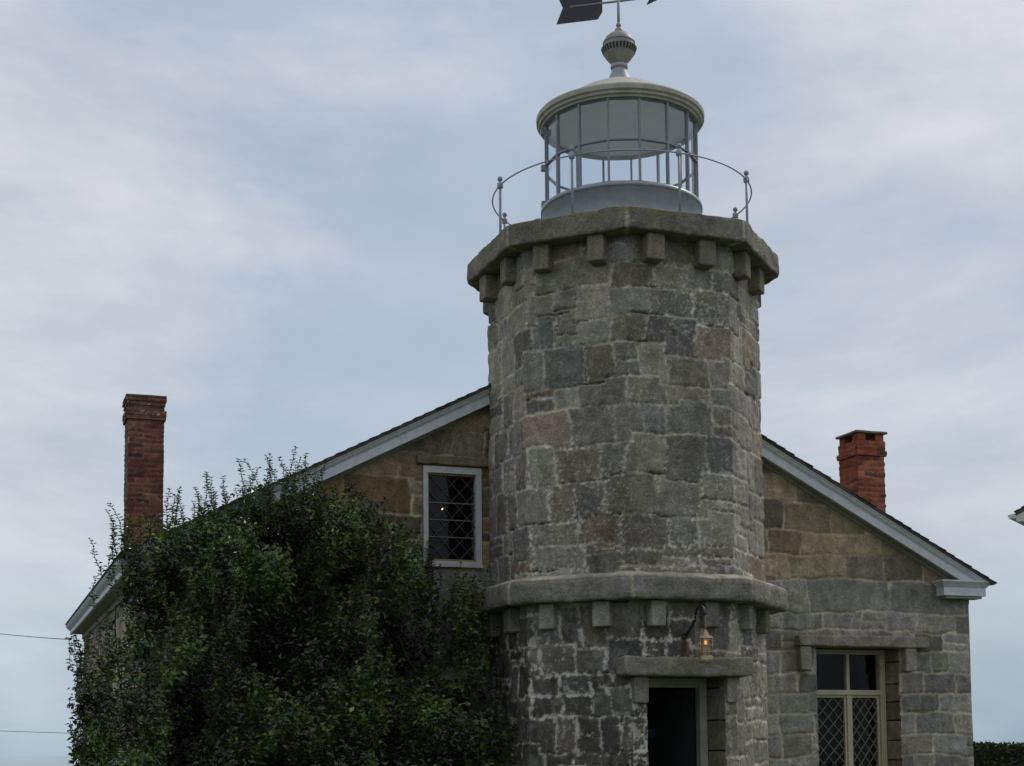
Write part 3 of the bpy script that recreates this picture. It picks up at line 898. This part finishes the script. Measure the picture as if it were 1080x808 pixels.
# windows
def lattice(mb, x0, x1, z0, z1, y, nx, nz, r=.006):
    w, h = (x1 - x0) / nx, (z1 - z0) / nz
    for s in (1, -1):
        for k in range(-nz, nx + nz + 1):
            # line from (k*w, 0) going up with dx = s*w per h
            t0, t1 = 0.0, float(nz)
            xa = lambda t: k * w + s * t * w
            lo, hi = ((0 - k * w) / (s * w), (nx * w - k * w) / (s * w))
            if lo > hi: lo, hi = hi, lo
            t0 = max(t0, lo); t1 = min(t1, hi)
            if t1 - t0 < 1e-4: continue
            mb.tube([(x0 + xa(t0), y + s * .002, z0 + t0 * h), (x0 + xa(t1), y + s * .002, z0 + t1 * h)], r, 5)

# right window
win = None
mb = MB(); yf = 1.19
fx0, fx1 = WRx[0] + .008, WRx[1] - .012
mb.box((fx0, yf - .05, WRx[2]), (fx0 + .085, yf + .05, 2.95)); mb.box((fx1 - .085, yf - .05, WRx[2]), (fx1, yf + .05, 2.95))
mb.box((fx0 + .087, yf - .048, 2.885), (fx1 - .087, yf + .05, 2.948))
mb.box((fx0 + .087, yf - .055, 2.325), (fx1 - .087, yf + .045, 2.392))
mb.box((3.812, yf - .04, WRx[2] + .09), (3.868, yf + .045, 2.323)); mb.box((3.815, yf - .035, 2.394), (3.862, yf + .04, 2.883))
mb.box((fx0 + .087, yf - .06, WRx[2] + .002), (fx1 - .087, yf + .05, WRx[2] + .085))
win = mb.build('window', M['frame_tan'], house, label='cream framed window with lattice casements under two plain panes')
mb = MB(); b = .032
for (a0, a1) in ((fx0 + .089, 3.810), (3.870, fx1 - .089)):
    z0, z1 = WRx[2] + .09, 2.321
    for lo, hi in (((a0, z0), (a0 + b, z1)), ((a1 - b, z0), (a1, z1)), ((a0 + b + .001, z0), (a1 - b - .001, z0 + b)), ((a0 + b + .001, z1 - b), (a1 - b - .001, z1))):
        mb.box((lo[0], yf - .02, lo[1]), (hi[0], yf + .02, hi[1]))
mb.build('casement', M['frame_tan'], win)
mb = MB()
lattice(mb, fx0 + .121, 3.778, WRx[2] + .122, 2.289, yf, 3.0 and 3, 7, .0075); lattice(mb, 3.902, fx1 - .121, WRx[2] + .122, 2.289, yf, 3, 7, .0075)
mb.build('leading', mat_simple('pale_window_lead', (.18, .165, .125), .6, var=.2), win)
for (a0, a1, z0, z1) in ((fx0 + .09, 3.83, WRx[2] + .09, 2.32), (3.85, fx1 - .09, WRx[2] + .09, 2.32), (fx0 + .09, 3.83, 2.37, 2.90), (3.85, fx1 - .09, 2.37, 2.90)):
    mb = MB(); mb.add([(a0, yf + .012, z0), (a1, yf + .012, z0), (a1, yf + .012, z1), (a0, yf + .012, z1)], [(0, 1, 2, 3)]); mb.build('pane', M['glass'], win)
mb = MB()
jamb(mb, WRx[1] + .003, WRx[1] + .15, YW + .022, YW + .5, .85, 2.96, (.17, .155, .13), 15, .2, .34)
jamb(mb, WRx[0] - .15, WRx[0] - .003, YW + .022, YW + .5, .85, 2.96, (.18, .175, .165), 19, .2, .34)
mb.rough((WRx[0] - .15, YW + .03, .75), (WRx[1] + .15, YW + .5, .893), (.19, .185, .175), 21, .006, .06, .015)
mb.rough((WRx[0] - .15, YW + .04, 2.962), (WRx[1] + .15, YW + .5, 3.08), (.14, .13, .11), 22, .006, .06, .012)
mb.build('window_reveal', M['stone'], house)
mb = MB(); mb.rough((2.811, .672, 2.955), (4.853, YW + .06, 3.108), (.20, .185, .175), 81, .014, .035, .025)
mb.build('window_lintel', M['stone'], house, label='long rough granite hood slab over the cream window')
for x0, x1, sd in ((2.835, 3.005, 82), (4.478, 4.655, 83)):
    mb = MB(); mb.rough((x0, .70, 2.635), (x1, YW + .06, 2.952), (.22, .215, .205), sd, .007, .03, .018); mb.build('bearing_stone', M['stone'], house)

# left window
mb = MB(); yf = YW + .012
x0, x1, z0, z1 = WLx[0] + .004, WLx[1] - .004, WLx[2] + .006, WLx[3] - .004
mb.box((x0, yf - .045, z0), (x0 + .058, yf + .05, z1 - .084)); mb.box((x1 - .072, yf - .045, z0), (x1, yf + .05, z1 - .084))
mb.box((x0, yf - .05, z1 - .082), (x1, yf + .05, z1)); mb.box((x0 + .060, yf - .05, z0), (x1 - .074, yf + .05, z0 + .07))
mb.box((x0 - .005, yf - .068, z0 - .002), (x1 + .005, yf - .047, z0 + .045))
w2 = mb.build('window', M['frame_grey'], house, label='small grey framed lattice window beside the tower')
mb = MB(); gx0, gx1, gz0, gz1 = x0 + .060, x1 - .074, z0 + .072, z1 - .084
mb.box((gx0 + .001, yf - .012, gz1 - .02), (gx1 - .001, yf + .02, gz1 - .001)); mb.box((gx0 + .001, yf - .03, gz0 + .001), (gx1 - .001, yf + .02, gz0 + .025)); mb.box((gx0 + .001, yf - .012, gz0 + .026), (gx0 + .016, yf + .02, gz1 - .022))
mb.build('casement', mat_simple('ochre_casement_edge', (.30, .21, .10), .6, var=.3), w2)
mb = MB(); lattice(mb, gx0 + .016, gx1, gz0 + .026, gz1 - .02, yf + .004, 3, 5, .0055); mb.build('leading', M['lead'], w2)
mb = MB()
for k in (1, 2, 3):
    z = gz1 - .02 - (gz1 - gz0) * (.12 + .195 * k)
    mb.box((gx0 + .017, yf - .008, z - .006), (gx1 - .001, yf - .002, z + .006))
mb.build('saddle_bar', mat_simple('grey_saddle_bar', (.15, .15, .16), .5), w2)
mb = MB(); mb.add([(gx0, yf + .018, gz0), (gx1, yf + .018, gz0), (gx1, yf + .018, gz1), (gx0, yf + .018, gz1)], [(0, 1, 2, 3)]); mb.build('pane', M['glass'], w2)
mb = MB()
for xa, xb in ((WLx[0] - .15, WLx[0] - .001), (WLx[1] + .001, WLx[1] + .1)): jamb(mb, xa, xb, YW + .022, YW + .4, 3.8, 5.2, (.2, .16, .11), 25)
mb.rough((WLx[0] - .1, YW + .03, 3.74), (WLx[1] + .1, YW + .4, 3.855), (.17, .15, .12), 26, .005, .06, .012)
mb.build('window_reveal', M['stone'], house)
mb = MB(); mb.rough((-2.44, .745, 5.125), (-1.40, YW + .06, 5.235), (.155, .14, .10), 84, .010, .03, .02)
mb.build('window_lintel', M['stone'], house, label='short mossy lintel over the small grey window')
# lit bulb inside the left room
bl = empty('hanging_bulb', (-1.58, 2.5, 4.866), 'small warm bulb glowing in the dark behind the lattice window', 'light bulb')
mb = MB(); mb.sphere((-1.58, 2.5, 4.866), .016, 8); mb.build('bulb', M['bulb'], bl, smooth=True)
mb = MB(); mb.tube([(-1.58, 2.5, 4.90), (-1.58, 2.5, 5.9)], .004, 6); mb.tube([(-1.58, 2.5, 4.892), (-1.58, 2.5, 4.93)], .014, 8); mb.build('cord', M['black'], bl, smooth=True)

# ==================================================================== PLANTS
def leaves(mb, P, D, Nn, L, W, col, fold=.25):
    """kite-shaped leaves folded along the midrib; all arrays one row per leaf"""
    P = np.asarray(P); D = D / np.linalg.norm(D, axis=1, keepdims=True)
    S = np.cross(D, Nn); S /= np.maximum(np.linalg.norm(S, axis=1, keepdims=True), 1e-6)
    N2 = np.cross(S, D)
    L = L[:, None]; W = W[:, None]
    a = P; t = P + D * L - N2 * L * .12
    l = P + D * L * .45 + S * W * .5 + N2 * W * fold; r = P + D * L * .45 - S * W * .5 + N2 * W * fold
    V = np.stack([a, r, t, l], 1).reshape(-1, 3)
    n = len(P); b = np.arange(n)[:, None] * 4
    f = np.concatenate([b + np.array([[0, 1, 2]]), b + np.array([[0, 2, 3]])], 0)
    mb.add(V, f, np.repeat(col, 4, 0))

def leaf_cols(n, rng, bright):
    base = np.array([(.040, .068, .012), (.062, .10, .016), (.028, .048, .010), (.11, .15, .024), (.09, .095, .025)])
    w = np.array([.36, .28, .22, .09, .05])
    return base[rng.choice(5, n, p=w)] * rng.uniform(.7, 1.35, (n, 1)) * bright

TOP = np.array([(-6.45, 2.1), (-6.25, 2.62), (-6.05, 2.95), (-5.96, 3.45), (-5.88, 3.85), (-5.4, 4.06), (-5.0, 4.22), (-4.5, 4.44), (-4.0, 4.66), (-3.5, 4.62), (-3.0, 4.42), (-2.7, 4.1), (-2.45, 3.7), (-2.05, 3.3), (-1.75, 2.75), (-1.55, 2.2), (-1.35, 1.4), (-1.2, .6)])
shrub = empty('climbing_shrub', (-3.9, .6, 0), 'large dark leafy shrub trained up the left front wall, thin shoots above the roof edge', 'shrub')
rng = np.random.default_rng(77)
def sprigs(n, xr, zr, accept, depth, nl, slen, lsz, rng, bright=1.0):
    """little leafy twigs scattered through the volume"""
    X = rng.uniform(*xr, n); Z = rng.uniform(*zr, n)
    k = accept(X, Z, rng); X, Z = X[k], Z[k]
    Y = depth(X, Z, rng)
    m = len(X)
    dirv = np.stack([rng.normal(0, .38, m), rng.normal(-.38, .3, m), rng.normal(.85, .35, m)], 1)
    dirv /= np.linalg.norm(dirv, axis=1, keepdims=True)
    PP = []; DD = []; NN = []; LL = []; CC = []
    tint = rng.uniform(.7, 1.3, (m, 1)) * (.55 + 1.0 * sstep(.32, .68, fbm2(X * 2.4, Z * 2.0, 91, 3)))[:, None] * np.array((1, 1, .9))
    for q in range(nl):
        t = (q + rng.uniform(0, .6, m)) / nl
        ln = slen * rng.uniform(.6, 1.2, m)
        p = np.stack([X, Y, Z], 1) + dirv * (t * ln)[:, None]
        ang = q * 2.4 + rng.uniform(-.6, .6, m)
        ref = np.cross(dirv, np.array([0.3, 1, .1])); ref /= np.linalg.norm(ref, axis=1, keepdims=True)
        bn = np.cross(dirv, ref)
        out = ref * np.cos(ang)[:, None] + bn * np.sin(ang)[:, None]
        d = out + dirv * .5 + np.array([0, -.15, -.1]) + rng.normal(0, .2, (m, 3))
        nn = dirv + np.array([0, -.35, .35]) + rng.normal(0, .35, (m, 3))
        PP.append(p); DD.append(d); NN.append(nn); LL.append(lsz * rng.uniform(.65, 1.3, m)); CC.append(leaf_cols(m, rng, bright) * tint)
    P = np.concatenate(PP); return P, np.concatenate(DD), np.concatenate(NN), np.concatenate(LL), np.concatenate(CC)

def ztop(X): return np.interp(X, TOP[:, 0], TOP[:, 1]) + (fbm2(X * 2.2, X * 0 + 3, 12, 3) - .5) * .35
def thick(X, Z):
    e = np.clip((ztop(X) - Z) / .9, 0, 1) ** .6
    side_ = np.clip((X + 6.5) / .5, 0, 1) * np.clip((-1.2 - X) / .9, .12, 1)
    return (.16 + 1.0 * e * side_) * (np.where(Z < 2.6, .04, .18) + np.where(Z < 2.6, 1.65, 1.45) * sstep(.36, .66, fbm2(X * 2.0, Z * 1.15, 15, 4)))
def acc_main(X, Z, r):
    zt = ztop(X); d = (zt - Z)
    clump = fbm2(X * 1.9, Z * 1.6, 19, 4)
    p = sstep(-.06, .45, d) * .9 + .1 * (d > -.05)
    p = p * np.where(X > -2.75, .26 + .4 * (Z < 2.3) * (X < -1.8), 1.0) * np.where((X > -3.5) & (Z > 3.85), .32, 1.0)
    p = p * np.where((X < -5.95) & (Z > 2.7), .10, 1.0)
    p = p * np.clip((clump - .30) / .16, .22, 1)
    p = np.where((X < -4.6) & (X > -5.93) & (Z > 1.8), np.maximum(p, .6 * sstep(-.06, .25, d)), p)
    p = p * np.where(Z < 1.2, .5, 1)
    return (r.uniform(0, 1, len(X)) < p) & (d > -.06)
def depth_main(X, Z, r):
    t = thick(X, Z)
    front = YW - .06 - t * (1 - .75 * r.uniform(0, 1, len(X)) ** 2.2)
    # on the tower side the wall turns outward
    return np.where(X > -1.85, np.minimum(front, .45 - (X + 1.85) * 1.2 - r.uniform(.05, .25, len(X))), front)
mb = MB()
for args in ((12500, 9, .26, .068, .78), (4600, 8, .21, .070, 1.75)):
    P, D, Nn, L, Cc = sprigs(args[0], (-6.45, -1.2), (.15, 4.9), acc_main, depth_main, args[1], args[2], args[3], rng, args[4])
    leaves(mb, P, D, Nn, L, L * rng.uniform(.5, .68, len(L)), Cc)
P, D, Nn, L, Cc = sprigs(160, (-2.15, -1.74), (2.5, 3.62), lambda X, Z, r: r.uniform(0, 1, len(X)) < .9, lambda X, Z, r: r.uniform(.02, .72, len(X)), 8, .2, .058, rng, 1.0)
leaves(mb, P, D, Nn, L, L * .6, Cc)
# upright shoots that stand clear of the mass: x, base z, top z
SH = []
for k in range(9):
    x = -5.72 + k * .06
    SH.append((x, 3.8, 4.25 + rng.uniform(0, .42), rng.uniform(-.3, .2)))
for k in range(38):
    x = -5.30 + k * .040 + rng.uniform(-.03, .03)
    SH.append((x, 3.75 + (x + 5.25) * .36, 4.68 + (x + 5.25) * .25 + rng.uniform(-.26, .10), .045 + rng.uniform(-.4, .3)))
for x, z0_, z1_ in ((-6.22, 3.55, 4.02), (-6.08, 3.7, 4.33), (-6.12, 3.6, 4.2), (-6.02, 3.75, 4.2), (-6.16, 3.5, 3.92), (-5.98, 3.8, 4.36), (-6.30, 3.2, 3.62)):
    SH.append((x, z0_, z1_, .1 + rng.uniform(-.1, .2)))
SH += [(-4.62, 4.2, 5.02, .1), (-4.42, 4.3, 5.0, 0), (-4.23, 4.4, 5.13, .05), (-4.13, 4.4, 4.99, .1), (-4.03, 4.4, 5.07, .0), (-3.93, 4.4, 4.98, .1),
       (-6.03, 3.55, 4.12, .0), (-6.08, 3.3, 3.78, .1), (-5.93, 3.7, 4.40, .05), (-5.87, 3.75, 4.30, -.1), (-5.83, 3.7, 4.22, .1),
       (-3.02, 3.9, 4.62, .45), (-2.72, 3.6, 4.40, .55), (-2.5, 3.5, 4.35, .6), (-3.25, 3.9, 4.60, .5), (-2.25, 3.3, 4.25, .66), (-2.12, 3.2, 4.05, .68), (-3.6, 4.2, 4.8, .3)]
for k in range(22):
    x = rng.uniform(-3.75, -2.25); zt = np.interp(x, [-3.75, -3.0, -2.25], [4.85, 4.62, 4.2])
    SH.append((x, zt - rng.uniform(.7, 1.1), zt - rng.uniform(0, .35), rng.uniform(.45, .72)))
for k in range(26):
    x = rng.uniform(-5.7, -2.3); z = rng.uniform(2.2, 3.7) if x < -2.9 else rng.uniform(1.7, 3.0)
    SH.append((x, z, z + rng.uniform(.4, .8), float(YW - .1 - thick(np.array([x]), np.array([z]))[0] - .08)))
mb.build('foliage', M['leaf'], shrub)
for (x, z0_, z1_, y) in SH:
    lean = rng.normal(0, .13); ly_ = rng.uniform(-.1, .05); bow = rng.normal(0, .07); hk = rng.uniform(.85, 1.06)
    def at(t): return np.array([x + lean * t * (z1_ - z0_) + bow * t * t + .014 * math.sin(9 * t + x * 7), y + ly_ * t, z0_ + (z1_ - z0_) * hk * (t - .06 * t * t)])
    SM = MB(); PP = []; DD = []; NN = []; LL = []; CC = []
    SM.tube([tuple(at(t)) for t in np.linspace(0, 1, 7)], .006, 5, r1=.0025, c=(.05, .05, .03))
    nL = int((z1_ - z0_) / .032)
    for q in range(nL):
        t = (q + .5) / nL; a = q * 2.3 + rng.uniform(-.4, .4)
        for sa in (0, PI * rng.uniform(.8, 1.2)):
            d = np.array([math.cos(a + sa), math.sin(a + sa), .45 + rng.uniform(-.3, .3)])
            PP.append(at(t)); DD.append(d); NN.append(np.array([-d[0] * .4, -d[1] * .4, 1.0]) + rng.normal(0, .25, 3)); LL.append(rng.uniform(.05, .085) * (1 - .35 * t)); CC.append(leaf_cols(1, rng, 1.25)[0])
    leaves(SM, np.array(PP), np.array(DD), np.array(NN), np.array(LL), np.array(LL) * .62, np.array(CC))
    SM.build('shoot', M['leaf'], shrub)
mb = MB()
for k in range(9):
    x = -5.9 + k * .5 + rng.uniform(-.1, .1); zt = float(ztop(np.array([x]))[0]) - .5
    pts = [(x + .12 * math.sin(t * 5 + k), YW - .12 - .08 * math.sin(t * 3 + k) , t * zt) for t in np.linspace(0, 1, 12)]
    mb.tube(pts, .035, 7, r1=.008)
    for b_ in range(6):
        t = rng.uniform(.25, .9); i = int(t * 11); p = Vector(pts[i])
        e = p + Vector((rng.uniform(-.5, .5), -rng.uniform(.1, .6), rng.uniform(.2, .6)))
        m_ = (p + e) / 2 + Vector((0, 0, -.05))
        mb.tube([tuple(p), tuple(m_), tuple(e)], .012, 5, r1=.004)
mb.build('stem', M['bark'], shrub, smooth=True)

# creeper hanging at the far end of the flank wall
crp = empty('wall_creeper', (-5.75, 10.2, 0), 'sparse creeper strands dangling under the far left eave against the sky', 'creeper')
mb = MB(); SM = MB(); PP = []; DD = []; NN = []; LL = []; CC = []
strands = [((-5.93, 3.62), (-5.74, 2.6)), ((-5.88, 3.66), (-5.72, 2.9)), ((-5.80, 3.66), (-5.70, 2.7)), ((-5.97, 3.35), (-5.78, 2.75)), ((-5.84, 3.4), (-5.70, 2.3)), ((-5.76, 3.6), (-5.71, 2.2)),
           ((-5.93, 2.18), (-5.75, 1.55)), ((-5.90, 2.05), (-5.73, 1.7)), ((-5.72, 2.6), (-5.70, 1.2)), ((-5.99, 3.1), (-5.80, 2.95)), ((-5.74, 3.5), (-5.70, 1.6))]
for (a, b_) in strands:
    y = 10.2 + rng.uniform(-.25, .2)
    def at(t): return np.array([a[0] + (b_[0] - a[0]) * t + .03 * math.sin(t * 8 + y * 9), y, a[1] + (b_[1] - a[1]) * t])
    SM.tube([tuple(at(t)) for t in np.linspace(0, 1, 8)], .006, 5)
    for q in range(int((a[1] - b_[1]) / .05) + 2):
        t = rng.uniform(0, 1); ang = rng.uniform(0, 6.28)
        for s in range(2):
            d = np.array([math.cos(ang + s * 2.6), math.sin(ang + s * 2.6), rng.uniform(-.6, .5)])
            PP.append(at(t)); DD.append(d); NN.append(np.array([0, -.3, 1]) + rng.normal(0, .4, 3)); LL.append(rng.uniform(.06, .10)); CC.append(leaf_cols(1, rng, 1.0)[0])
for k in range(900):
    y = rng.uniform(4.5, 10.3); z = rng.uniform(.3, 3.5)
    if fbm2(np.array([y * 1.2]), np.array([z * 1.2]), 44, 3)[0] < .5 - .10 * (z < 2.6): continue
    for s in range(4):
        d = rng.normal(0, 1, 3); d[2] -= .2
        PP.append(np.array([XL - .03 - rng.uniform(0, .06), y + rng.normal(0, .06), z + rng.normal(0, .06)])); DD.append(d); NN.append(np.array([-1, 0, .4]) + rng.normal(0, .3, 3)); LL.append(rng.uniform(.05, .08)); CC.append(leaf_cols(1, rng, 1.0)[0])
leaves(mb, np.array(PP), np.array(DD), np.array(NN), np.array(LL), np.array(LL) * .62, np.array(CC))
mb.build('foliage', M['leaf'], crp); SM.build('strands', M['bark'], crp, smooth=True)

# clipped hedge to the right of the house
hedge = empty('hedge', (12, 6.0, 0), 'dark clipped hedge beyond the right corner of the stone house', 'hedge')
mb = MB()
n = 26000
X = rng.uniform(6.8, 19, n); f_ = rng.uniform(0, 1, n)
topz = 1.66 + .10 * (fbm2(X * 1.6, X * 0, 3, 3) - .5) * 2
front = f_ < .55
Y = np.where(front, 5.35 + rng.uniform(0, .22, n), rng.uniform(5.35, 6.6, n)); Z = np.where(front, rng.uniform(.05, 1, n) * topz, topz - rng.uniform(0, .12, n))
Nn = np.where(front[:, None], np.array([0, -1, .4]), np.array([0, -.2, 1])) + rng.normal(0, .5, (n, 3)); D = rng.normal(0, 1, (n, 3)); D[:, 2] += .5
L = rng.uniform(.05, .09, n); leaves(mb, np.stack([X, Y, Z], 1), D, Nn, L, L * .6, leaf_cols(n, rng, .8))
mb.build('foliage', M['hedge'], hedge)
mb = MB(); mb.rough((6.9, 5.5, 0), (18.9, 6.5, 1.55), (.012, .016, .008), 5, .06, .25, .1)
mb.build('dark_core', M['hedge'], hedge)  # solid near-black core filling the hedge behind its leaves

# ==================================================================== NEIGHBOURING HOUSE, WIRES
nh = empty('neighbouring_house', (11.83, 7.8, 0), 'white neighbouring house of which only a shingled eave tip shows at right', 'house')
nx, ny, nz = 11.83, 7.80, 6.14
wx = nx + .62; half = 4.5; rx = wx + half; sl = .5
mb = MB()
mb.add([(wx, ny + .3, 0), (wx + 2 * half, ny + .3, 0), (wx + 2 * half, ny + .3, nz + .1), (rx, ny + .3, nz + .1 + half * sl), (wx, ny + .3, nz + .1)], [(0, 1, 2, 3, 4)])
mb.add([(wx, ny + 12, 0), (wx, ny + .3, 0), (wx, ny + .3, nz + .1), (wx, ny + 12, nz + .1)], [(0, 1, 2, 3)])
mb.add([(wx + 2*half, ny + .3, 0), (wx + 2*half, ny + 12, 0), (wx + 2*half, ny + 12, nz + .1), (wx + 2*half, ny + .3, nz + .1)], [(0, 1, 2, 3)])
for k in range(50):
    z = .1 + k * .12
    if z < nz: mb.prism([(wx - .02, ny + .28, z), (wx + 2 * half + .02, ny + .28, z), (wx + 2 * half + .02, ny + .3, z + .1), (wx - .02, ny + .3, z + .1)], (0, .01, 0))
mb.build('wall', M['clap'], nh, fixn=True)
mb = MB(); off = .16
for sg in (0, 1):
    def P_(x, z): return (x if not sg else 2 * rx - x, ny, z)
    mb.prism([P_(nx + off, nz + .085), P_(rx, nz + .085 + (rx - nx - off) * sl), P_(rx, nz + .03 + (rx - nx - off) * sl), P_(nx + off, nz + .03)], (0, 12.3, 0))
    for k in range(8):
        x = nx + off - .03 + k * .14; z = nz + .085 + k * .07
        mb.prism([P_(x, z + .035), P_(x + .15, z + .088), P_(x + .15, z + .07), P_(x, z + .01)], (0, 12.3, 0))
mb.build('roof', M['shingle'], nh, fixn=True)
mb = MB()
for sg in (0, 1):
    def P_(x, z, dy=0): return (x if not sg else 2 * rx - x, ny + .02 + dy, z)
    mb.prism([P_(nx, nz + .05), P_(nx + .16, nz + .075), P_(nx + .16, nz - .02), P_(nx + .02, nz - .02)], (0, 12.2, 0))
    mb.prism([P_(nx + .165, nz + .028), P_(nx + .6, nz + .24), P_(nx + .6, nz - .10), P_(nx + .165, nz - .10)], (0, 12.2, 0))
    mb.prism([P_(nx + .601, nz + .24), P_(rx, nz + .24 + (rx - nx - .6) * sl), P_(rx, nz + .03 + (rx - nx - .6) * sl), P_(nx + .601, nz + .03)], (0, .12, 0))
mb.build('eave', M['clap'], nh, fixn=True)
nh.rotation_euler = (0, 0, R(-52))

def wire(p, q, sag, label):
    mb = MB(); p = Vector(p); q = Vector(q); o = empty_w = None
    mb.tube([tuple(p.lerp(q, t) + Vector((0, 0, -sag * 4 * t * (1 - t)))) for t in np.linspace(0, 1, 25)], .0075, 6)
    ob = mb.build('overhead_wire', M['wire'], None, smooth=True)
    return tag(ob, label, 'wire')
wire((-5.95, 10.45, 3.60), (-9.0, 23.4, 4.95), .05, 'thin service wire running from the left eave out of the picture')
wire((-4.0, 24.3, 2.12), (-12.5, 27.6, 2.55), .02, 'lower thin wire low in the left sky, well below the eave')

# ==================================================================== GROUND, SEA
def mat_grass():
    m, nt, b = new_mat('lawn_grass')
    n1 = noise(nt, .6, 6, .6); n2 = noise(nt, 40, 5, .7)
    r1 = ramp(nt, n1.outputs['Fac'], [(.3, (.035, .06, .018)), (.7, (.07, .10, .03))]); r2 = ramp(nt, n2.outputs['Fac'], [(.3, (.6, .6, .6)), (.7, (1.3, 1.3, 1.2))])
    nt.links.new(mixrgb(nt, r1.outputs[0], r2.outputs[0]), b.inputs['Base Color']); b.inputs['Roughness'].default_value = .9
    bump(nt, b, n2.outputs['Fac'], .8, .05)
    return m
mb = MB(); n = 60
ang = [2 * PI * k / n for k in range(n)]
rr = [130 + 5 * math.sin(3 * a + 1) + 2 * math.sin(7 * a) for a in ang]
ctr = (2, -62)
vs = [(ctr[0], ctr[1], 0)] + [(ctr[0] + r * .7 * math.cos(a), ctr[1] + r * .7 * math.sin(a), 0) for r, a in zip(rr, ang)] + [(ctr[0] + r * math.cos(a), ctr[1] + r * math.sin(a), -2.2) for r, a in zip(rr, ang)]
fs = [(0, 1 + k, 1 + (k + 1) % n) for k in range(n)] + [(1 + k, 1 + n + k, 1 + n + (k + 1) % n, 1 + (k + 1) % n) for k in range(n)]
mb.add(vs, fs); g = mb.build('ground', mat_grass(), None, smooth=True); tag(g, 'mown grass around the lighthouse', 'ground', kind='structure')
m, nt, b = new_mat('sea_water')
b.inputs['Base Color'].default_value = (.05, .09, .10, 1); b.inputs['Roughness'].default_value = .1
nz_ = noise(nt, 1.2, 5, .6); bump(nt, b, nz_.outputs['Fac'], .06, .05)
mb = MB(); mb.add([(-6000, -6000, -1.4), (6000, -6000, -1.4), (6000, 6000, -1.4), (-6000, 6000, -1.4)], [(0, 1, 2, 3)])
s = mb.build('sea', m, None); tag(s, 'calm grey blue sea around the point', 'sea', kind='structure')

# ==================================================================== SKY, SUN
w = bpy.data.worlds.new('World'); scn.world = w; w.use_nodes = True
nt = w.node_tree; bg = nt.nodes['Background']
sky = nt.nodes.new('ShaderNodeTexSky'); sky.sky_type = 'NISHITA'; sky.sun_disc = False
SUN_EL, SUN_AZ = R(48), R(68)      # azimuth from +Y towards +X
sky.sun_elevation = SUN_EL; sky.sun_rotation = SUN_AZ; sky.air_density = 1.0; sky.dust_density = 2.0; sky.altitude = 5
tc = nt.nodes.new('ShaderNodeTexCoord')
mp = nt.nodes.new('ShaderNodeMapping'); mp.inputs['Rotation'].default_value = (0, R(6), R(-20)); mp.inputs['Scale'].default_value = (1.0, 1.0, 2.6)
nt.links.new(tc.outputs['Generated'], mp.inputs['Vector'])
n1 = noise(nt, 2.3, 9, .57, vec=mp.outputs[0]); n1.inputs['Distortion'].default_value = .35
mp2 = nt.nodes.new('ShaderNodeMapping'); mp2.inputs['Scale'].default_value = (1, 1, 4.2); mp2.inputs['Location'].default_value = (3.1, 1.7, .4); mp2.inputs['Rotation'].default_value = (R(3), R(-8), 0)
nt.links.new(tc.outputs['Generated'], mp2.inputs['Vector'])
n2 = noise(nt, 1.15, 4, .5, vec=mp2.outputs[0])
cl = ramp(nt, n1.outputs['Fac'], [(.36, (3.7, 4.35, 5.15)), (.50, (5.2, 5.4, 5.95)), (.66, (6.7, 6.7, 7.25))])
cl2 = ramp(nt, n2.outputs['Fac'], [(.35, (.78, .82, .86)), (.65, (1.14, 1.11, 1.09))])
cloud = mixrgb(nt, cl.outputs[0], cl2.outputs[0])
mask = ramp(nt, n1.outputs['Fac'], [(.30, (.84, .84, .84)), (.52, (.97, .97, .97))])
sep = nt.nodes.new('ShaderNodeSeparateXYZ'); nt.links.new(tc.outputs['Generated'], sep.inputs[0])
low = ramp(nt, sep.outputs['Z'], [(.0, (.62, .76, .80)), (.07, (.76, .86, .88)), (.22, (1, 1, 1))])
n3 = noise(nt, 7.5, 8, .62, vec=mp.outputs[0])
cl3 = ramp(nt, n3.outputs['Fac'], [(.3, (.92, .94, .96)), (.7, (1.07, 1.055, 1.04))])
cloud = mixrgb(nt, mixrgb(nt, cloud, cl3.outputs[0]), low.outputs[0])
mix = mixrgb(nt, sky.outputs[0], cloud, mask.outputs[0], 'MIX')
nt.links.new(mix, bg.inputs[0]); bg.inputs[1].default_value = .1

sd = bpy.data.lights.new('sun', 'SUN'); sd.energy = 1.3; sd.angle = R(16); sd.color = (1, .96, .9)
so = bpy.data.objects.new('sun', sd); COL.objects.link(so)
to_sun = Vector((math.sin(SUN_AZ) * math.cos(SUN_EL), math.cos(SUN_AZ) * math.cos(SUN_EL), math.sin(SUN_EL)))
so.rotation_euler = to_sun.to_track_quat('Z', 'Y').to_euler(); so.location = to_sun * 60

# ==================================================================== CAMERA
cd = bpy.data.cameras.new('camera'); cam = bpy.data.objects.new('camera', cd); COL.objects.link(cam)
F, PITCH, ROLL, PPY, PHI = 1590.8, .07668, .0089, 669.54, .34745
cd.sensor_width = 36; cd.sensor_fit = 'HORIZONTAL'; cd.lens = F / 1080 * 36
cd.shift_y = (PPY - 404) / 1080; cd.clip_end = 20000; cd.clip_start = .1
rot = Matrix.Rotation(-PHI, 4, 'Z') @ Matrix.Rotation(PI / 2 + PITCH, 4, 'X') @ Matrix.Rotation(-ROLL, 4, 'Z')
cam.matrix_world = Matrix.Translation((-7.595, -16.819, 1.6)) @ rot
scn.camera = cam

scn.render.engine = 'CYCLES'
scn.cycles.use_denoising = True
scn.cycles.max_bounces = 8; scn.cycles.transparent_max_bounces = 16
scn.view_settings.view_transform = 'Standard'; scn.view_settings.look = 'None'
scn.view_settings.exposure = .26; scn.view_settings.gamma = 1; scn.view_settings.use_curve_mapping = False
scn.render.resolution_x = 1024; scn.render.resolution_y = 766
